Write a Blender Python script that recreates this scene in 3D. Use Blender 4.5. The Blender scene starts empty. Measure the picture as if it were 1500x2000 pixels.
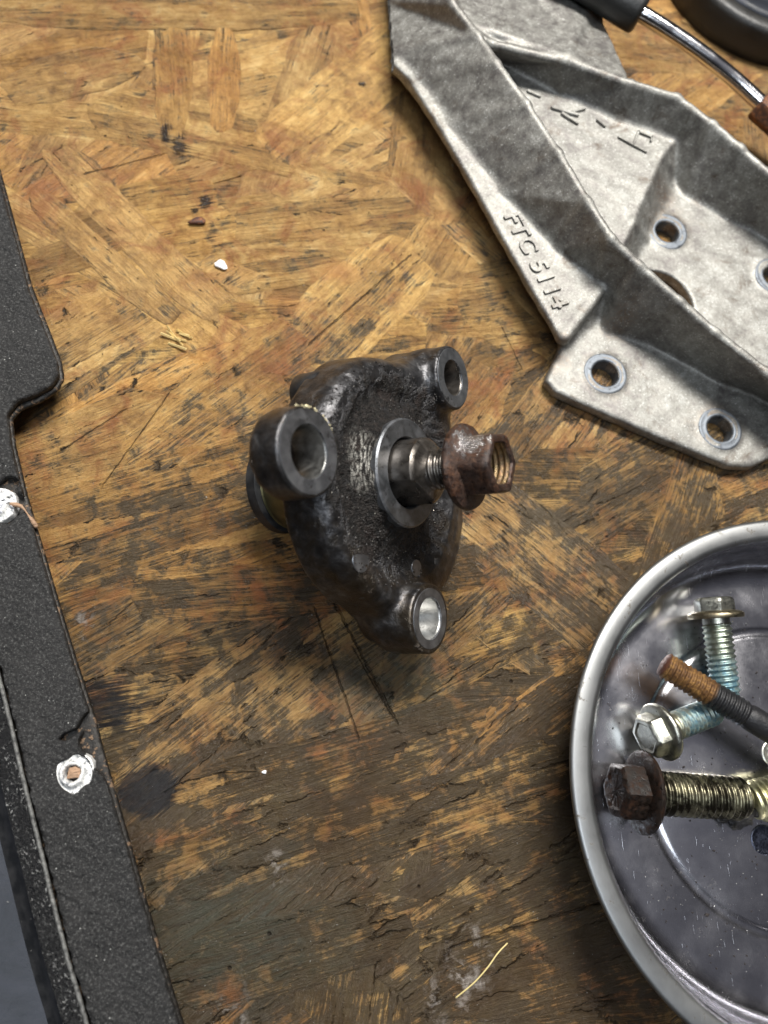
import bpy, math, random
import numpy as np
from mathutils import Vector, Matrix, Quaternion
R = math.radians
S = bpy.context.scene
COL = S.collection
S.unit_settings.system = 'METRIC'
S.unit_settings.scale_length = 0.01          # one unit is one centimetre

# ---------------------------------------------------------------- camera
FPX, DIST = 1472.0, 18.4                      # focal length in photo pixels, cm to the bench
nn = np.array([.121, .291, .949]); nn /= np.linalg.norm(nn)
wy = np.array([0, 1, 0]) - nn*nn[1]; wy /= np.linalg.norm(wy)
wx = np.cross(wy, nn)
W = np.array([wx, wy, nn])
CAM = W @ np.array([0, 0, DIST])
cd = bpy.data.cameras.new('camera'); cam = bpy.data.objects.new('camera', cd); COL.objects.link(cam)
m4 = Matrix([[*W[i], CAM[i]] for i in range(3)] + [[0, 0, 0, 1]])
cam.matrix_world = m4
cd.sensor_fit = 'VERTICAL'; cd.sensor_height = 36; cd.lens = FPX/2000*36
cd.clip_start = .1; cd.clip_end = 500
cd.dof.use_dof = True; cd.dof.focus_distance = 16.6; cd.dof.aperture_fstop = .14
S.camera = cam
S.render.resolution_x, S.render.resolution_y = 768, 1024

def at(u, v, z=0.0):
    """point on the height z that photo pixel u,v looks at"""
    d = W @ np.array([(u-750)/FPX, -(v-1000)/FPX, -1.0])
    return CAM + (z-CAM[2])/d[2]*d

# ---------------------------------------------------------------- room light
w = bpy.data.worlds.new('World'); S.world = w; w.use_nodes = True
wt = w.node_tree; wt.nodes.clear()
o = wt.nodes.new('ShaderNodeOutputWorld'); b = wt.nodes.new('ShaderNodeBackground')
tc = wt.nodes.new('ShaderNodeTexCoord'); sx = wt.nodes.new('ShaderNodeSeparateXYZ'); rp = wt.nodes.new('ShaderNodeValToRGB')
wt.links.new(tc.outputs['Generated'], sx.inputs[0]); wt.links.new(sx.outputs['Z'], rp.inputs[0])
e = rp.color_ramp.elements
e[0].position = .0; e[0].color = (.02, .018, .016, 1)
e[1].position = 1.0; e[1].color = (.80, .80, .84, 1)
for p_, c_ in ((.45, (.03, .028, .028, 1)), (.80, (.13, .13, .15, 1)), (.95, (.42, .42, .47, 1))):
    q_ = e.new(p_); q_.color = c_
wt.links.new(rp.outputs[0], b.inputs['Color']); b.inputs['Strength'].default_value = .42
wt.links.new(b.outputs[0], o.inputs[0])

def area(name, loc, tgt, sx_, sy_, power, col, rot=0):
    l = bpy.data.lights.new(name, 'AREA'); l.shape = 'RECTANGLE'; l.size = sx_; l.size_y = sy_; l.energy = power; l.color = col
    ob = bpy.data.objects.new(name, l); COL.objects.link(ob); ob.location = loc
    q = (Vector(tgt)-Vector(loc)).to_track_quat('-Z', 'Y'); ob.rotation_mode = 'QUATERNION'
    ob.rotation_quaternion = q @ Quaternion((0, 0, 1), rot)
    return ob
area('ceiling_tube_lamp', (12, 40, 78), (0, 4, 0), 48, 16, 150000, (1, .965, .91))
area('ceiling_panel_lamp', (-15, -26, 90), (-3, -6, 0), 24, 48, 30000, (.84, .92, 1))

vs = S.view_settings; vs.view_transform = 'Standard'; vs.look = 'None'; vs.exposure = 0; vs.gamma = 1
S.render.engine = 'CYCLES'

# ---------------------------------------------------------------- object helpers
def link(o, parent=None):
    COL.objects.link(o)
    if parent is not None: o.parent = parent
    return o
def tag(o, label=None, cat=None, group=None, kind=None):
    if label: o['label'] = label
    if cat: o['category'] = cat
    if group: o['group'] = group
    if kind: o['kind'] = kind
    return o
def empty(name, loc=(0, 0, 0), label=None, cat=None, group=None):
    o = bpy.data.objects.new(name, None); link(o); o.location = loc; o.empty_display_size = .3
    return tag(o, label, cat, group)
def mesh(name, V, F, mat=None, parent=None, smooth=True, angle=None):
    me = bpy.data.meshes.new(name)
    me.from_pydata([tuple(map(float, p)) for p in V], [], [tuple(map(int, f)) for f in F]); me.update()
    if mat: me.materials.append(mat)
    if smooth:
        me.polygons.foreach_set('use_smooth', [True]*len(me.polygons))
        if angle is not None:
            me.set_sharp_from_angle(angle=R(angle))
    o = bpy.data.objects.new(name, me); return link(o, parent)
def frame_mat(origin, zaxis, xhint=(1, 0, 0)):
    z = Vector(zaxis).normalized(); x = Vector(xhint); x = (x - z*x.dot(z)).normalized(); y = z.cross(x)
    return Matrix(((x[0], y[0], z[0], origin[0]), (x[1], y[1], z[1], origin[1]), (x[2], y[2], z[2], origin[2]), (0, 0, 0, 1)))

def lathe(prof, n=64, closed=False):
    """prof: (radius, height) list"""
    V = []; F = []
    for r, h in prof:
        for i in range(n):
            t = 2*math.pi*i/n; V.append((r*math.cos(t), r*math.sin(t), h))
    m = len(prof)
    for j in range(m-1):
        for i in range(n):
            k = (i+1) % n; F.append((j*n+i, j*n+k, (j+1)*n+k, (j+1)*n+i))
    return V, F
def hexprof(secs, n=6, rot=0, jit=0, seed=1):
    """sections (circumradius, height) of an n-gon with rounded corners"""
    rnd = random.Random(seed); V = []; F = []
    k = 8; N = n*k
    for r, h in secs:
        for i in range(N):
            t = 2*math.pi*i/N; tt = (t % (2*math.pi/n)) - math.pi/n
            rr = r*math.cos(math.pi/n)/math.cos(tt); rr = min(rr, r*.975)
            rr += rnd.uniform(-jit, jit)
            V.append((rr*math.cos(t+rot), rr*math.sin(t+rot), h+rnd.uniform(-jit, jit)))
    for j in range(len(secs)-1):
        for i in range(N):
            q = (i+1) % N; F.append((j*N+i, j*N+q, (j+1)*N+q, (j+1)*N+i))
    return V, F
def thread(r, z0, z1, pitch, depth, n=40, jit=0, seed=0, taper=.12):
    """helical screw thread surface with caps"""
    per = 8; m = max(8, int((z1-z0)/pitch*per)); V = []; F = []; rnd = random.Random(seed)
    prof = [0, .18, .5, .85, 1, .85, .5, .18]
    for j in range(m+1):
        z = z0+(z1-z0)*j/m
        e = min(1, (z1-z)/taper, (z-z0)/taper*2+.4); e = max(e, 0)
        for i in range(n):
            a = 2*math.pi*i/n; ph = ((z-z0)/pitch - i/n) % 1
            x = ph*8; k = int(x) % 8; fr = x-int(x)
            p = prof[k]*(1-fr)+prof[(k+1) % 8]*fr
            rr = r - depth + depth*p*e - (1-e)*depth*.4 + rnd.uniform(-jit, jit)
            V.append((rr*math.cos(a), rr*math.sin(a), z))
    for j in range(m):
        for i in range(n):
            q = (i+1) % n; F.append((j*n+i, j*n+q, (j+1)*n+q, (j+1)*n+i))
    c = len(V); V.append((0, 0, z1+.01)); V.append((0, 0, z0))
    for i in range(n):
        q = (i+1) % n; F.append((m*n+i, m*n+q, c)); F.append((q, i, c+1))
    return V, F
def tube(pts, rad, n=12):
    P = [Vector(p) for p in pts]; V = []; F = []
    up = Vector((0.13, .2, 1))
    for j, p in enumerate(P):
        t = (P[min(j+1, len(P)-1)]-P[max(j-1, 0)]).normalized()
        a = t.cross(up).normalized(); b_ = t.cross(a)
        r = rad[j] if hasattr(rad, '__len__') else rad
        for i in range(n):
            s = 2*math.pi*i/n; V.append(p+a*(r*math.cos(s))+b_*(r*math.sin(s)))
    for j in range(len(P)-1):
        for i in range(n):
            q = (i+1) % n; F.append((j*n+i, (j+1)*n+i, (j+1)*n+q, j*n+q))
    F.append(tuple(range(n))); F.append(tuple(range(len(P)*n-1, (len(P)-1)*n-1, -1)))
    return V, F
def catmull(P, k=8):
    P = [np.array(p, float) for p in P]; out = []
    Q = [2*P[0]-P[1]]+P+[2*P[-1]-P[-2]]
    for i in range(1, len(Q)-2):
        for s in range(k):
            t = s/k; a, b_, c, d = Q[i-1:i+3]
            out.append(.5*((2*b_)+(-a+c)*t+(2*a-5*b_+4*c-d)*t*t+(-a+3*b_-3*c+d)*t**3))
    out.append(P[-1]); return out

# ---- solids from distance fields (cast shapes with fillets)
def smin(a, b_, k): 
    h = np.clip(.5+.5*(b_-a)/k, 0, 1); return b_*(1-h)+a*h-k*h*(1-h)
def smax(a, b_, k): return -smin(-a, -b_, k)
def nets(Fv, lo, h):
    ins = Fv < 0
    c = [ins[i:ins.shape[0]-1+i, j:ins.shape[1]-1+j, k:ins.shape[2]-1+k] for i in (0, 1) for j in (0, 1) for k in (0, 1)]
    s = sum(x.astype(np.int8) for x in c); act = (s > 0) & (s < 8)
    I, J, K = np.nonzero(act); n = len(I)
    idx = -np.ones(act.shape, np.int64); idx[I, J, K] = np.arange(n)
    acc = np.zeros((n, 3)); cnt = np.zeros(n)
    corners = [(i, j, k) for i in (0, 1) for j in (0, 1) for k in (0, 1)]
    for a in corners:
        for ax in range(3):
            if a[ax]: continue
            b_ = list(a); b_[ax] = 1
            fa = Fv[I+a[0], J+a[1], K+a[2]]; fb = Fv[I+b_[0], J+b_[1], K+b_[2]]
            m = (fa < 0) != (fb < 0)
            t = np.where(m, fa/np.where(m, fa-fb, 1), 0)
            p = np.array(a, float)[None, :].repeat(n, 0); p[:, ax] += t
            acc[m] += p[m]; cnt[m] += 1
    V = (np.stack([I, J, K], 1)+acc/cnt[:, None])*h+np.array(lo)
    Fs = []
    for ax in range(3):
        sl0 = [slice(None)]*3; sl1 = [slice(None)]*3
        sl0[ax] = slice(0, -1); sl1[ax] = slice(1, None)
        A = ins[tuple(sl0)]; B = ins[tuple(sl1)]
        o1, o2 = [(1, 2), (2, 0), (0, 1)][ax]
        for flip in (False, True):
            m = (A & ~B) if not flip else (~A & B)
            P = np.array(np.nonzero(m)).T
            ok = (P[:, o1] > 0) & (P[:, o2] > 0) & (P[:, o1] < act.shape[o1]) & (P[:, o2] < act.shape[o2]); P = P[ok]
            def g(d1, d2):
                Q = P.copy(); Q[:, o1] -= d1; Q[:, o2] -= d2; return idx[Q[:, 0], Q[:, 1], Q[:, 2]]
            q = np.stack([g(1, 1), g(0, 1), g(0, 0), g(1, 0)], 1)
            Fs.append(q[:, ::-1] if flip else q)
    return V, np.concatenate(Fs)
def grid(lo, hi, h):
    ax = [np.arange(lo[i], hi[i]+h, h, dtype=np.float32) for i in range(3)]
    return np.meshgrid(*ax, indexing='ij')
def poly2d(X, Y, P):
    P = np.array(P, float)[:, :2]; d = np.full(X.shape, 1e9); s = np.ones(X.shape); n = len(P)
    for i in range(n):
        a = P[i]; b_ = P[i-1]; e_ = b_-a; wx_ = X-a[0]; wy_ = Y-a[1]
        t = np.clip((wx_*e_[0]+wy_*e_[1])/(e_@e_), 0, 1)
        d = np.minimum(d, (wx_-e_[0]*t)**2+(wy_-e_[1]*t)**2)
        c1 = Y >= a[1]; c2 = Y < b_[1]; c3 = e_[0]*wy_ > e_[1]*wx_
        al = c1 & c2 & c3; no = ~c1 & ~c2 & ~c3
        s = np.where(al | no, -s, s)
    return s*np.sqrt(d)
def quad_dist(X, Y, Z, q, th):
    """distance to a thick triangle pair"""
    def tri(a, b_, c):
        p = [X-a[0], Y-a[1], Z-a[2]]; ba = b_-a; cb = c-b_; ac = a-c; nor = np.cross(ba, ac)
        pb = [X-b_[0], Y-b_[1], Z-b_[2]]; pc = [X-c[0], Y-c[1], Z-c[2]]
        def dot(u, p_): return u[0]*p_[0]+u[1]*p_[1]+u[2]*p_[2]
        sg = np.sign(dot(np.cross(ba, nor), p))+np.sign(dot(np.cross(cb, nor), pb))+np.sign(dot(np.cross(ac, nor), pc))
        def ed(e_, p_):
            t = np.clip(dot(e_, p_)/(e_@e_), 0, 1); return (e_[0]*t-p_[0])**2+(e_[1]*t-p_[1])**2+(e_[2]*t-p_[2])**2
        dd = np.minimum(np.minimum(ed(ba, p), ed(cb, pb)), ed(ac, pc))
        pl_ = dot(nor, p)**2/(nor@nor)
        return np.sqrt(np.where(sg < 2, dd, pl_))
    a, b_, c, d = [np.array(v, float) for v in q]
    return np.minimum(tri(a, b_, c), tri(a, c, d)) - th

# ---------------------------------------------------------------- material helpers
class Mt:
    def __init__(s, name, metallic=0, rough=.5, color=(.5, .5, .5)):
        s.m = bpy.data.materials.new(name); s.m.use_nodes = True; s.t = s.m.node_tree
        s.b = s.t.nodes['Principled BSDF']
        s.b.inputs['Metallic'].default_value = metallic; s.b.inputs['Roughness'].default_value = rough
        s.b.inputs['Base Color'].default_value = (*color, 1)
        s.tc = s.n('TexCoord'); s.obj = s.tc.outputs['Object']
        s.geo = s.n('NewGeometry'); s.pos = s.geo.outputs['Position']
    def n(s, k): return s.t.nodes.new('ShaderNode'+k)
    def put(s, sock, v):
        if v is None: return
        if isinstance(v, bpy.types.NodeSocket): s.t.links.new(v, sock)
        elif isinstance(v, (tuple, list)) and len(v) == 3 and sock.type == 'RGBA': sock.default_value = (*v, 1)
        else: sock.default_value = v
    def map(s, vec, scale=(1, 1, 1), rot=(0, 0, 0), loc=(0, 0, 0)):
        k = s.n('Mapping'); s.put(k.inputs[0], vec); k.inputs['Scale'].default_value = scale
        k.inputs['Rotation'].default_value = rot; s.put(k.inputs['Location'], loc); return k.outputs[0]
    def noise(s, vec, scale=1, detail=4, rough=.55, dist=0, col=False):
        k = s.n('TexNoise'); s.put(k.inputs['Vector'], vec); k.inputs['Scale'].default_value = scale
        k.inputs['Detail'].default_value = detail; k.inputs['Roughness'].default_value = rough; k.inputs['Distortion'].default_value = dist
        return k.outputs['Color' if col else 'Fac']
    def vor(s, vec, scale=1, feat='F1', out='Distance', rnd=1):
        k = s.n('TexVoronoi'); k.feature = feat; s.put(k.inputs['Vector'], vec); k.inputs['Scale'].default_value = scale
        k.inputs['Randomness'].default_value = rnd
        return k.outputs[out]
    def ramp(s, f, st, mode='LINEAR'):
        k = s.n('ValToRGB'); k.color_ramp.interpolation = mode; e = k.color_ramp.elements
        st = [(p, (c, c, c) if not isinstance(c, tuple) else c) for p, c in st]
        e[0].position, e[0].color = st[0][0], (*st[0][1], 1); e[1].position, e[1].color = st[-1][0], (*st[-1][1], 1)
        for p, c in st[1:-1]: q = e.new(p); q.color = (*c, 1)
        s.put(k.inputs[0], f); return k.outputs[0]
    def mix(s, f, a, b_, mode='MIX'):
        k = s.n('Mix'); k.data_type = 'RGBA'; k.blend_type = mode; k.clamp_factor = True
        s.put(k.inputs[0], f); s.put(k.inputs[6], a); s.put(k.inputs[7], b_); return k.outputs[2]
    def math(s, op, a, b_=None, c=None, clamp=False):
        k = s.n('Math'); k.operation = op; k.use_clamp = clamp; s.put(k.inputs[0], a); s.put(k.inputs[1], b_); s.put(k.inputs[2], c); return k.outputs[0]
    def vmath(s, op, a, b_=None):
        k = s.n('VectorMath'); k.operation = op; s.put(k.inputs[0], a); s.put(k.inputs[1], b_)
        return k.outputs['Value'] if op in ('LENGTH', 'DISTANCE', 'DOT_PRODUCT') else k.outputs[0]
    def xyz(s, v): k = s.n('SeparateXYZ'); s.put(k.inputs[0], v); return k.outputs
    def mul(s, a, b_): return s.math('MULTIPLY', a, b_)
    def add(s, a, b_): return s.math('ADD', a, b_)
    def rng(s, v, a, b_, c=0., d=1.):
        k = s.n('MapRange'); k.clamp = True; s.put(k.inputs[0], v)
        for i, q in enumerate((a, b_, c, d)): k.inputs[i+1].default_value = q
        return k.outputs[0]
    def bump(s, h, dist=.02, st=1, nrm=None):
        k = s.n('Bump'); s.put(k.inputs['Height'], h); k.inputs['Distance'].default_value = dist; k.inputs['Strength'].default_value = st
        s.put(k.inputs['Normal'], nrm); return k.outputs[0]
    def blob(s, u, v, z, rad, soft=.4, sy=1.0, rot=0., wob=.35, ns=1.6, extra=None):
        """mask of one stain, round a place on the bench"""
        p = at(u, v, z)
        q = s.map(s.pos, (1, 1, 0), (0, 0, 0), (-p[0], -p[1], 0))
        q = s.map(q, (1, 1/sy, 1), (0, 0, -rot))
        d = s.vmath('LENGTH', q)
        d = s.add(d, s.mul(s.math('SUBTRACT', s.noise(s.pos, ns, 3, .6), .5), rad*wob*4))
        if extra is not None: d = s.add(d, s.mul(s.math('SUBTRACT', extra, .5), rad*2.6))
        return s.rng(d, rad, rad*(1-soft), 0., 1.)
    def out(s, color=None, rough=None, metallic=None, normal=None, **kw):
        s.put(s.b.inputs['Base Color'], color); s.put(s.b.inputs['Roughness'], rough); s.put(s.b.inputs['Metallic'], metallic); s.put(s.b.inputs['Normal'], normal)
        for k, v in kw.items(): s.put(s.b.inputs[k.replace('_', ' ')], v)
        return s.m

# ================================================================ BENCH (strand board)
def wood_mat(name, base=False):
    m = Mt(name)
    if base:
        src = m.pos; rnd = .4
    else:
        oi = m.n('ObjectInfo'); rnd = oi.outputs['Random']
        off = m.n('CombineXYZ'); m.put(off.inputs[0], m.mul(rnd, 91.)); m.put(off.inputs[1], m.mul(rnd, 57.)); m.put(off.inputs[2], m.mul(rnd, 33.))
        src = m.vmath('ADD', m.obj, off.outputs[0])
    warp = m.noise(src, .9, 3, .5, col=True)
    wv_ = m.vmath('MULTIPLY', m.vmath('SUBTRACT', warp, (.5, .5, .5)), (.16, .12, 0))
    src2 = m.vmath('ADD', src, wv_)
    g1 = m.noise(m.map(src2, (.20, 1.9, 1)), 1.5, 6, .62, .15)     # broad grain
    g2 = m.noise(m.map(src2, (.45, 8.5, 1)), 2.0, 6, .70, .1)        # fibres
    g3 = m.noise(m.map(src2, (1.3, 24, 4)), 3.0, 4, .7)             # fine fibres
    blot = m.noise(m.pos, .42, 5, .62, .5)
    mot = m.noise(m.map(m.pos, (1, 1, 1), loc=(11, 3, 0)), 1.9, 8, .70, .3)
    blot2 = m.noise(m.map(m.pos, (1, 1, 1), loc=(31, 7, 0)), 1.1, 6, .68, .6)
    speck = m.noise(m.map(m.pos, (1, 1, 1), loc=(3, 17, 0)), 5.5, 5, .72, .3)
    mot = m.noise(m.map(m.pos, (1, 1, 1), loc=(11, 3, 0)), 2.3, 7, .72, .4)
    va = m.map(m.vmath('ADD', src2, m.vmath('MULTIPLY', m.vmath('SUBTRACT', m.noise(src, 3.5, 3, .7, col=True), (.5, .5, .5)), (.6, .22, 0))), (.30, 2.0, 1))
    c1 = m.xyz(m.vor(va, 1.0, 'F1', 'Color'))[0]
    e1 = m.rng(m.vor(va, 1.0, 'DISTANCE_TO_EDGE'), .03, .004); chips = m.mul(e1, m.rng(m.add(blot2, m.mul(m.xyz(m.pos)[1], -.004)), .54, .62))
    cells = c1
    f = m.add(m.add(m.mul(g1, .26), m.mul(g2, .15)), m.add(m.mul(g3, .08), m.mul(mot, .51)))
    f = m.add(f, m.mul(m.math('SUBTRACT', cells, .5), .07))
    f = m.add(f, m.mul(m.math('SUBTRACT', blot, .5), .35))
    col = m.ramp(f, [(.31, (.085, .052, .026)), (.39, (.21, .135, .060)), (.47, (.37, .250, .105)), (.55, (.53, .375, .160)), (.66, (.72, .58, .30))])
    tone = m.ramp(rnd, [(0, (.72, .62, .52)), (.25, (1.12, 1.0, .86)), (.45, (.82, .66, .50)), (.6, (1.2, 1.06, .84)), (.8, (.92, .82, .74)), (1, (1.1, .86, .62))]) if not base else (.7, .62, .55)
    col = m.mix(1, col, tone, 'MULTIPLY')
    # red-brown resin patches
    red = m.rng(m.noise(m.map(m.pos, (1, 1, 1), loc=(9, -4, 2)), .7, 6, .70, .8), .50, .66)
    col = m.mix(m.mul(red, .75), col, m.mix(g2, (.10, .032, .014), (.42, .16, .06)))
    # worn-in grey-black grime: patches; more towards the near edge, partly painting in dimmer light
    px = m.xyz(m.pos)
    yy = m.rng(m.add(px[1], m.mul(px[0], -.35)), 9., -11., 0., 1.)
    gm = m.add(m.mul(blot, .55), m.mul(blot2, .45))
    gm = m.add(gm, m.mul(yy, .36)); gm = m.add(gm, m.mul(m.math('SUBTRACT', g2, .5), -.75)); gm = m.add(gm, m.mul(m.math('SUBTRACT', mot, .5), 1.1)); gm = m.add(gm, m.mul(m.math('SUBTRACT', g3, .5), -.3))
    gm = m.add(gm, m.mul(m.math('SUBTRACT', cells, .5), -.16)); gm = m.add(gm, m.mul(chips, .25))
    grime_shade = m.rng(gm, .55, .76)
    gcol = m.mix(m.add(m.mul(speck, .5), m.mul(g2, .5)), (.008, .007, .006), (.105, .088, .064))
    col = m.mix(m.mul(grime_shade, .92), col, gcol)
    amber = m.rng(m.noise(m.map(m.pos, loc=(-7, 13, 0)), .55, 6, .7, .6), .42, .62); col = m.mix(m.mul(amber, .45), col, (.72, .56, .40), 'MULTIPLY')
    col = m.mix(m.mul(chips, .75), col, (.028, .018, .011))
    chalk = None
    for a_ in ((900, 1905, .45, 2.2, .9), (930, 1860, .4, 3., .4), (850, 1965, .35, 2., .8), (455, 1975, .5, 1.4, .5), (160, 1240, .3, 2., .4), (540, 1690, .3, 2., .7)):
        k = m.blob(a_[0], a_[1], 0, a_[2], .9, a_[3], a_[4], .5, 3.); chalk = k if chalk is None else m.math('MAXIMUM', chalk, k)
    col = m.mix(m.mul(m.mul(chalk, m.rng(mot, .50, .62)), .7), col, (.55, .50, .46))
    # green-grey paint rub, low left
    gr = m.mul(m.math('MAXIMUM', m.blob(430, 1830, 0, 3.4, .8, .55, .35), m.blob(760, 1330, 0, 2.0, .8, .6, .3)), .75)
    col = m.mix(m.mul(gr, m.rng(g2, .35, .6)), col, (.055, .066, .052))
    # black paint marks
    blk = m.blob(283, 1543, 0, .66, .2, .9, 0, .16, 1.6, m.mix(.6, g2, m.mix(.5, mot, (.5, .5, .5))))
    for a_ in ((205, 1375, .95, .5, .75, 1.0, .5, 1.2), (352, 290, .26, .4, 1.9, .25, .5, 2.0), (322, 262, .18, .5, 2.4, .8, .4, 3.0), (400, 395, .22, .5, 1., .8, .5, 3.0),
               (60, 1350, .8, .5, 1, 0, .3, 1.2), (706, 165, .16, .5, .8, 0, .4, 3.), (380, 410, .12, .5, 1., 0, .4, 3.), (30, 1600, .7, .4, 1, 0, .3, 2.)):
        blk = m.math('MAXIMUM', blk, m.blob(a_[0], a_[1], 0, a_[2], a_[3], a_[4], a_[5], a_[6], a_[7], g2))
    bm = m.mul(blk, m.rng(g3, .30, .46, .35, 1.))
    col = m.mix(m.mul(bm, .93), col, (.016, .017, .020))
    org = m.math('MAXIMUM', m.blob(655, 530, 0, .85, .7, .6, .5, .3, 1.3), m.blob(560, 590, 0, .7, .8, .7, .5, .3, 1.3))
    col = m.mix(m.mul(org, .55), col, (.46, .21, .07))
    # pale scuffs
    sc = m.rng(m.noise(m.map(m.pos, (.5, 9, 1), (0, 0, R(-24))), 1.3, 5, .75), .68, .76)
    col = m.mix(m.mul(sc, .35), col, (.60, .50, .36))
    # dark pits and dots
    pit = m.rng(m.vor(m.pos, 1.15), .055, .03)
    pit = m.mul(pit, m.rng(m.noise(m.pos, 2.1, 2), .50, .56))
    col = m.mix(m.mul(pit, .8), col, (.02, .012, .01))
    h = m.add(m.mul(g2, .8), m.mul(g3, .5)); h = m.add(h, m.mul(cells, .8)); h = m.add(h, m.mul(chips, -.9)); h = m.add(h, m.mul(speck, .6)); h = m.add(h, m.mul(mot, .7)); h = m.add(h, m.mul(pit, -.8))
    # knife and saw scars
    crk = None
    for (u0, v0, u1, v1, wd) in ((650, 1170, 775, 1410, .035), (615, 1190, 700, 1440, .028), (800, 500, 604, 672, .03), (166, 340, 320, 300, .03),
                                 (690, 1265, 765, 1400, .02), (120, 880, 245, 800, .022), (200, 950, 330, 770, .018), (1060, 1500, 1190, 1460, .02),
                                 (430, 1510, 500, 1507, .018), (255, 1180, 215, 1215, .02), (880, 1850, 1250, 1740, .03), (980, 640, 1020, 720, .015)):
        a = at(u0, v0); b_ = at(u1, v1); L = float(np.hypot(b_[0]-a[0], b_[1]-a[1])); c_ = (a+b_)/2
        q = m.map(m.pos, (1, 1, 0), (0, 0, 0), (-c_[0], -c_[1], 0)); q = m.map(q, (1, 1, 1), (0, 0, -math.atan2(b_[1]-a[1], b_[0]-a[0])))
        qs = m.xyz(q); dx = m.math('MAXIMUM', m.math('SUBTRACT', m.math('ABSOLUTE', qs[0]), L/2), 0.)
        wob = m.mul(m.math('SUBTRACT', speck, .5), wd*5)
        dy = m.math('ABSOLUTE', m.add(qs[1], wob)); dd = m.add(m.mul(dx, .3), dy)
        k = m.rng(dd, wd, wd*.35)
        crk = k if crk is None else m.math('MAXIMUM', crk, k)
    col = m.mix(m.mul(crk, m.rng(blot2, .38, .58, .25, .8)), col, (.022, .015, .010))
    h = m.add(h, m.mul(crk, -1.2))
    if not base:
        at_ = m.n('Attribute'); at_.attribute_name = 'rim'
        ed = m.rng(m.add(at_.outputs['Fac'], m.mul(m.math('SUBTRACT', mot, .5), 3.2)), .6, 1.2)
        col = m.mix(m.mul(ed, .55), col, (.035, .022, .013))
    rough = m.rng(m.add(m.mul(g2, .5), m.mul(blot2, .5)), .36, .64, .30, .62)
    rough = m.math('SUBTRACT', rough, m.mul(m.mul(grime_shade, m.math('MAXIMUM', yy, .35)), .34))
    rough = m.mix(blk, rough, (.13, .13, .13))
    bp = m.bump(h, .085, 1.)
    return m.out(col, rough, None, bp, Specular_IOR_Level=.62)
WOOD = wood_mat('osb_strand_wood'); WOODB = wood_mat('osb_core_wood', True)

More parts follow.
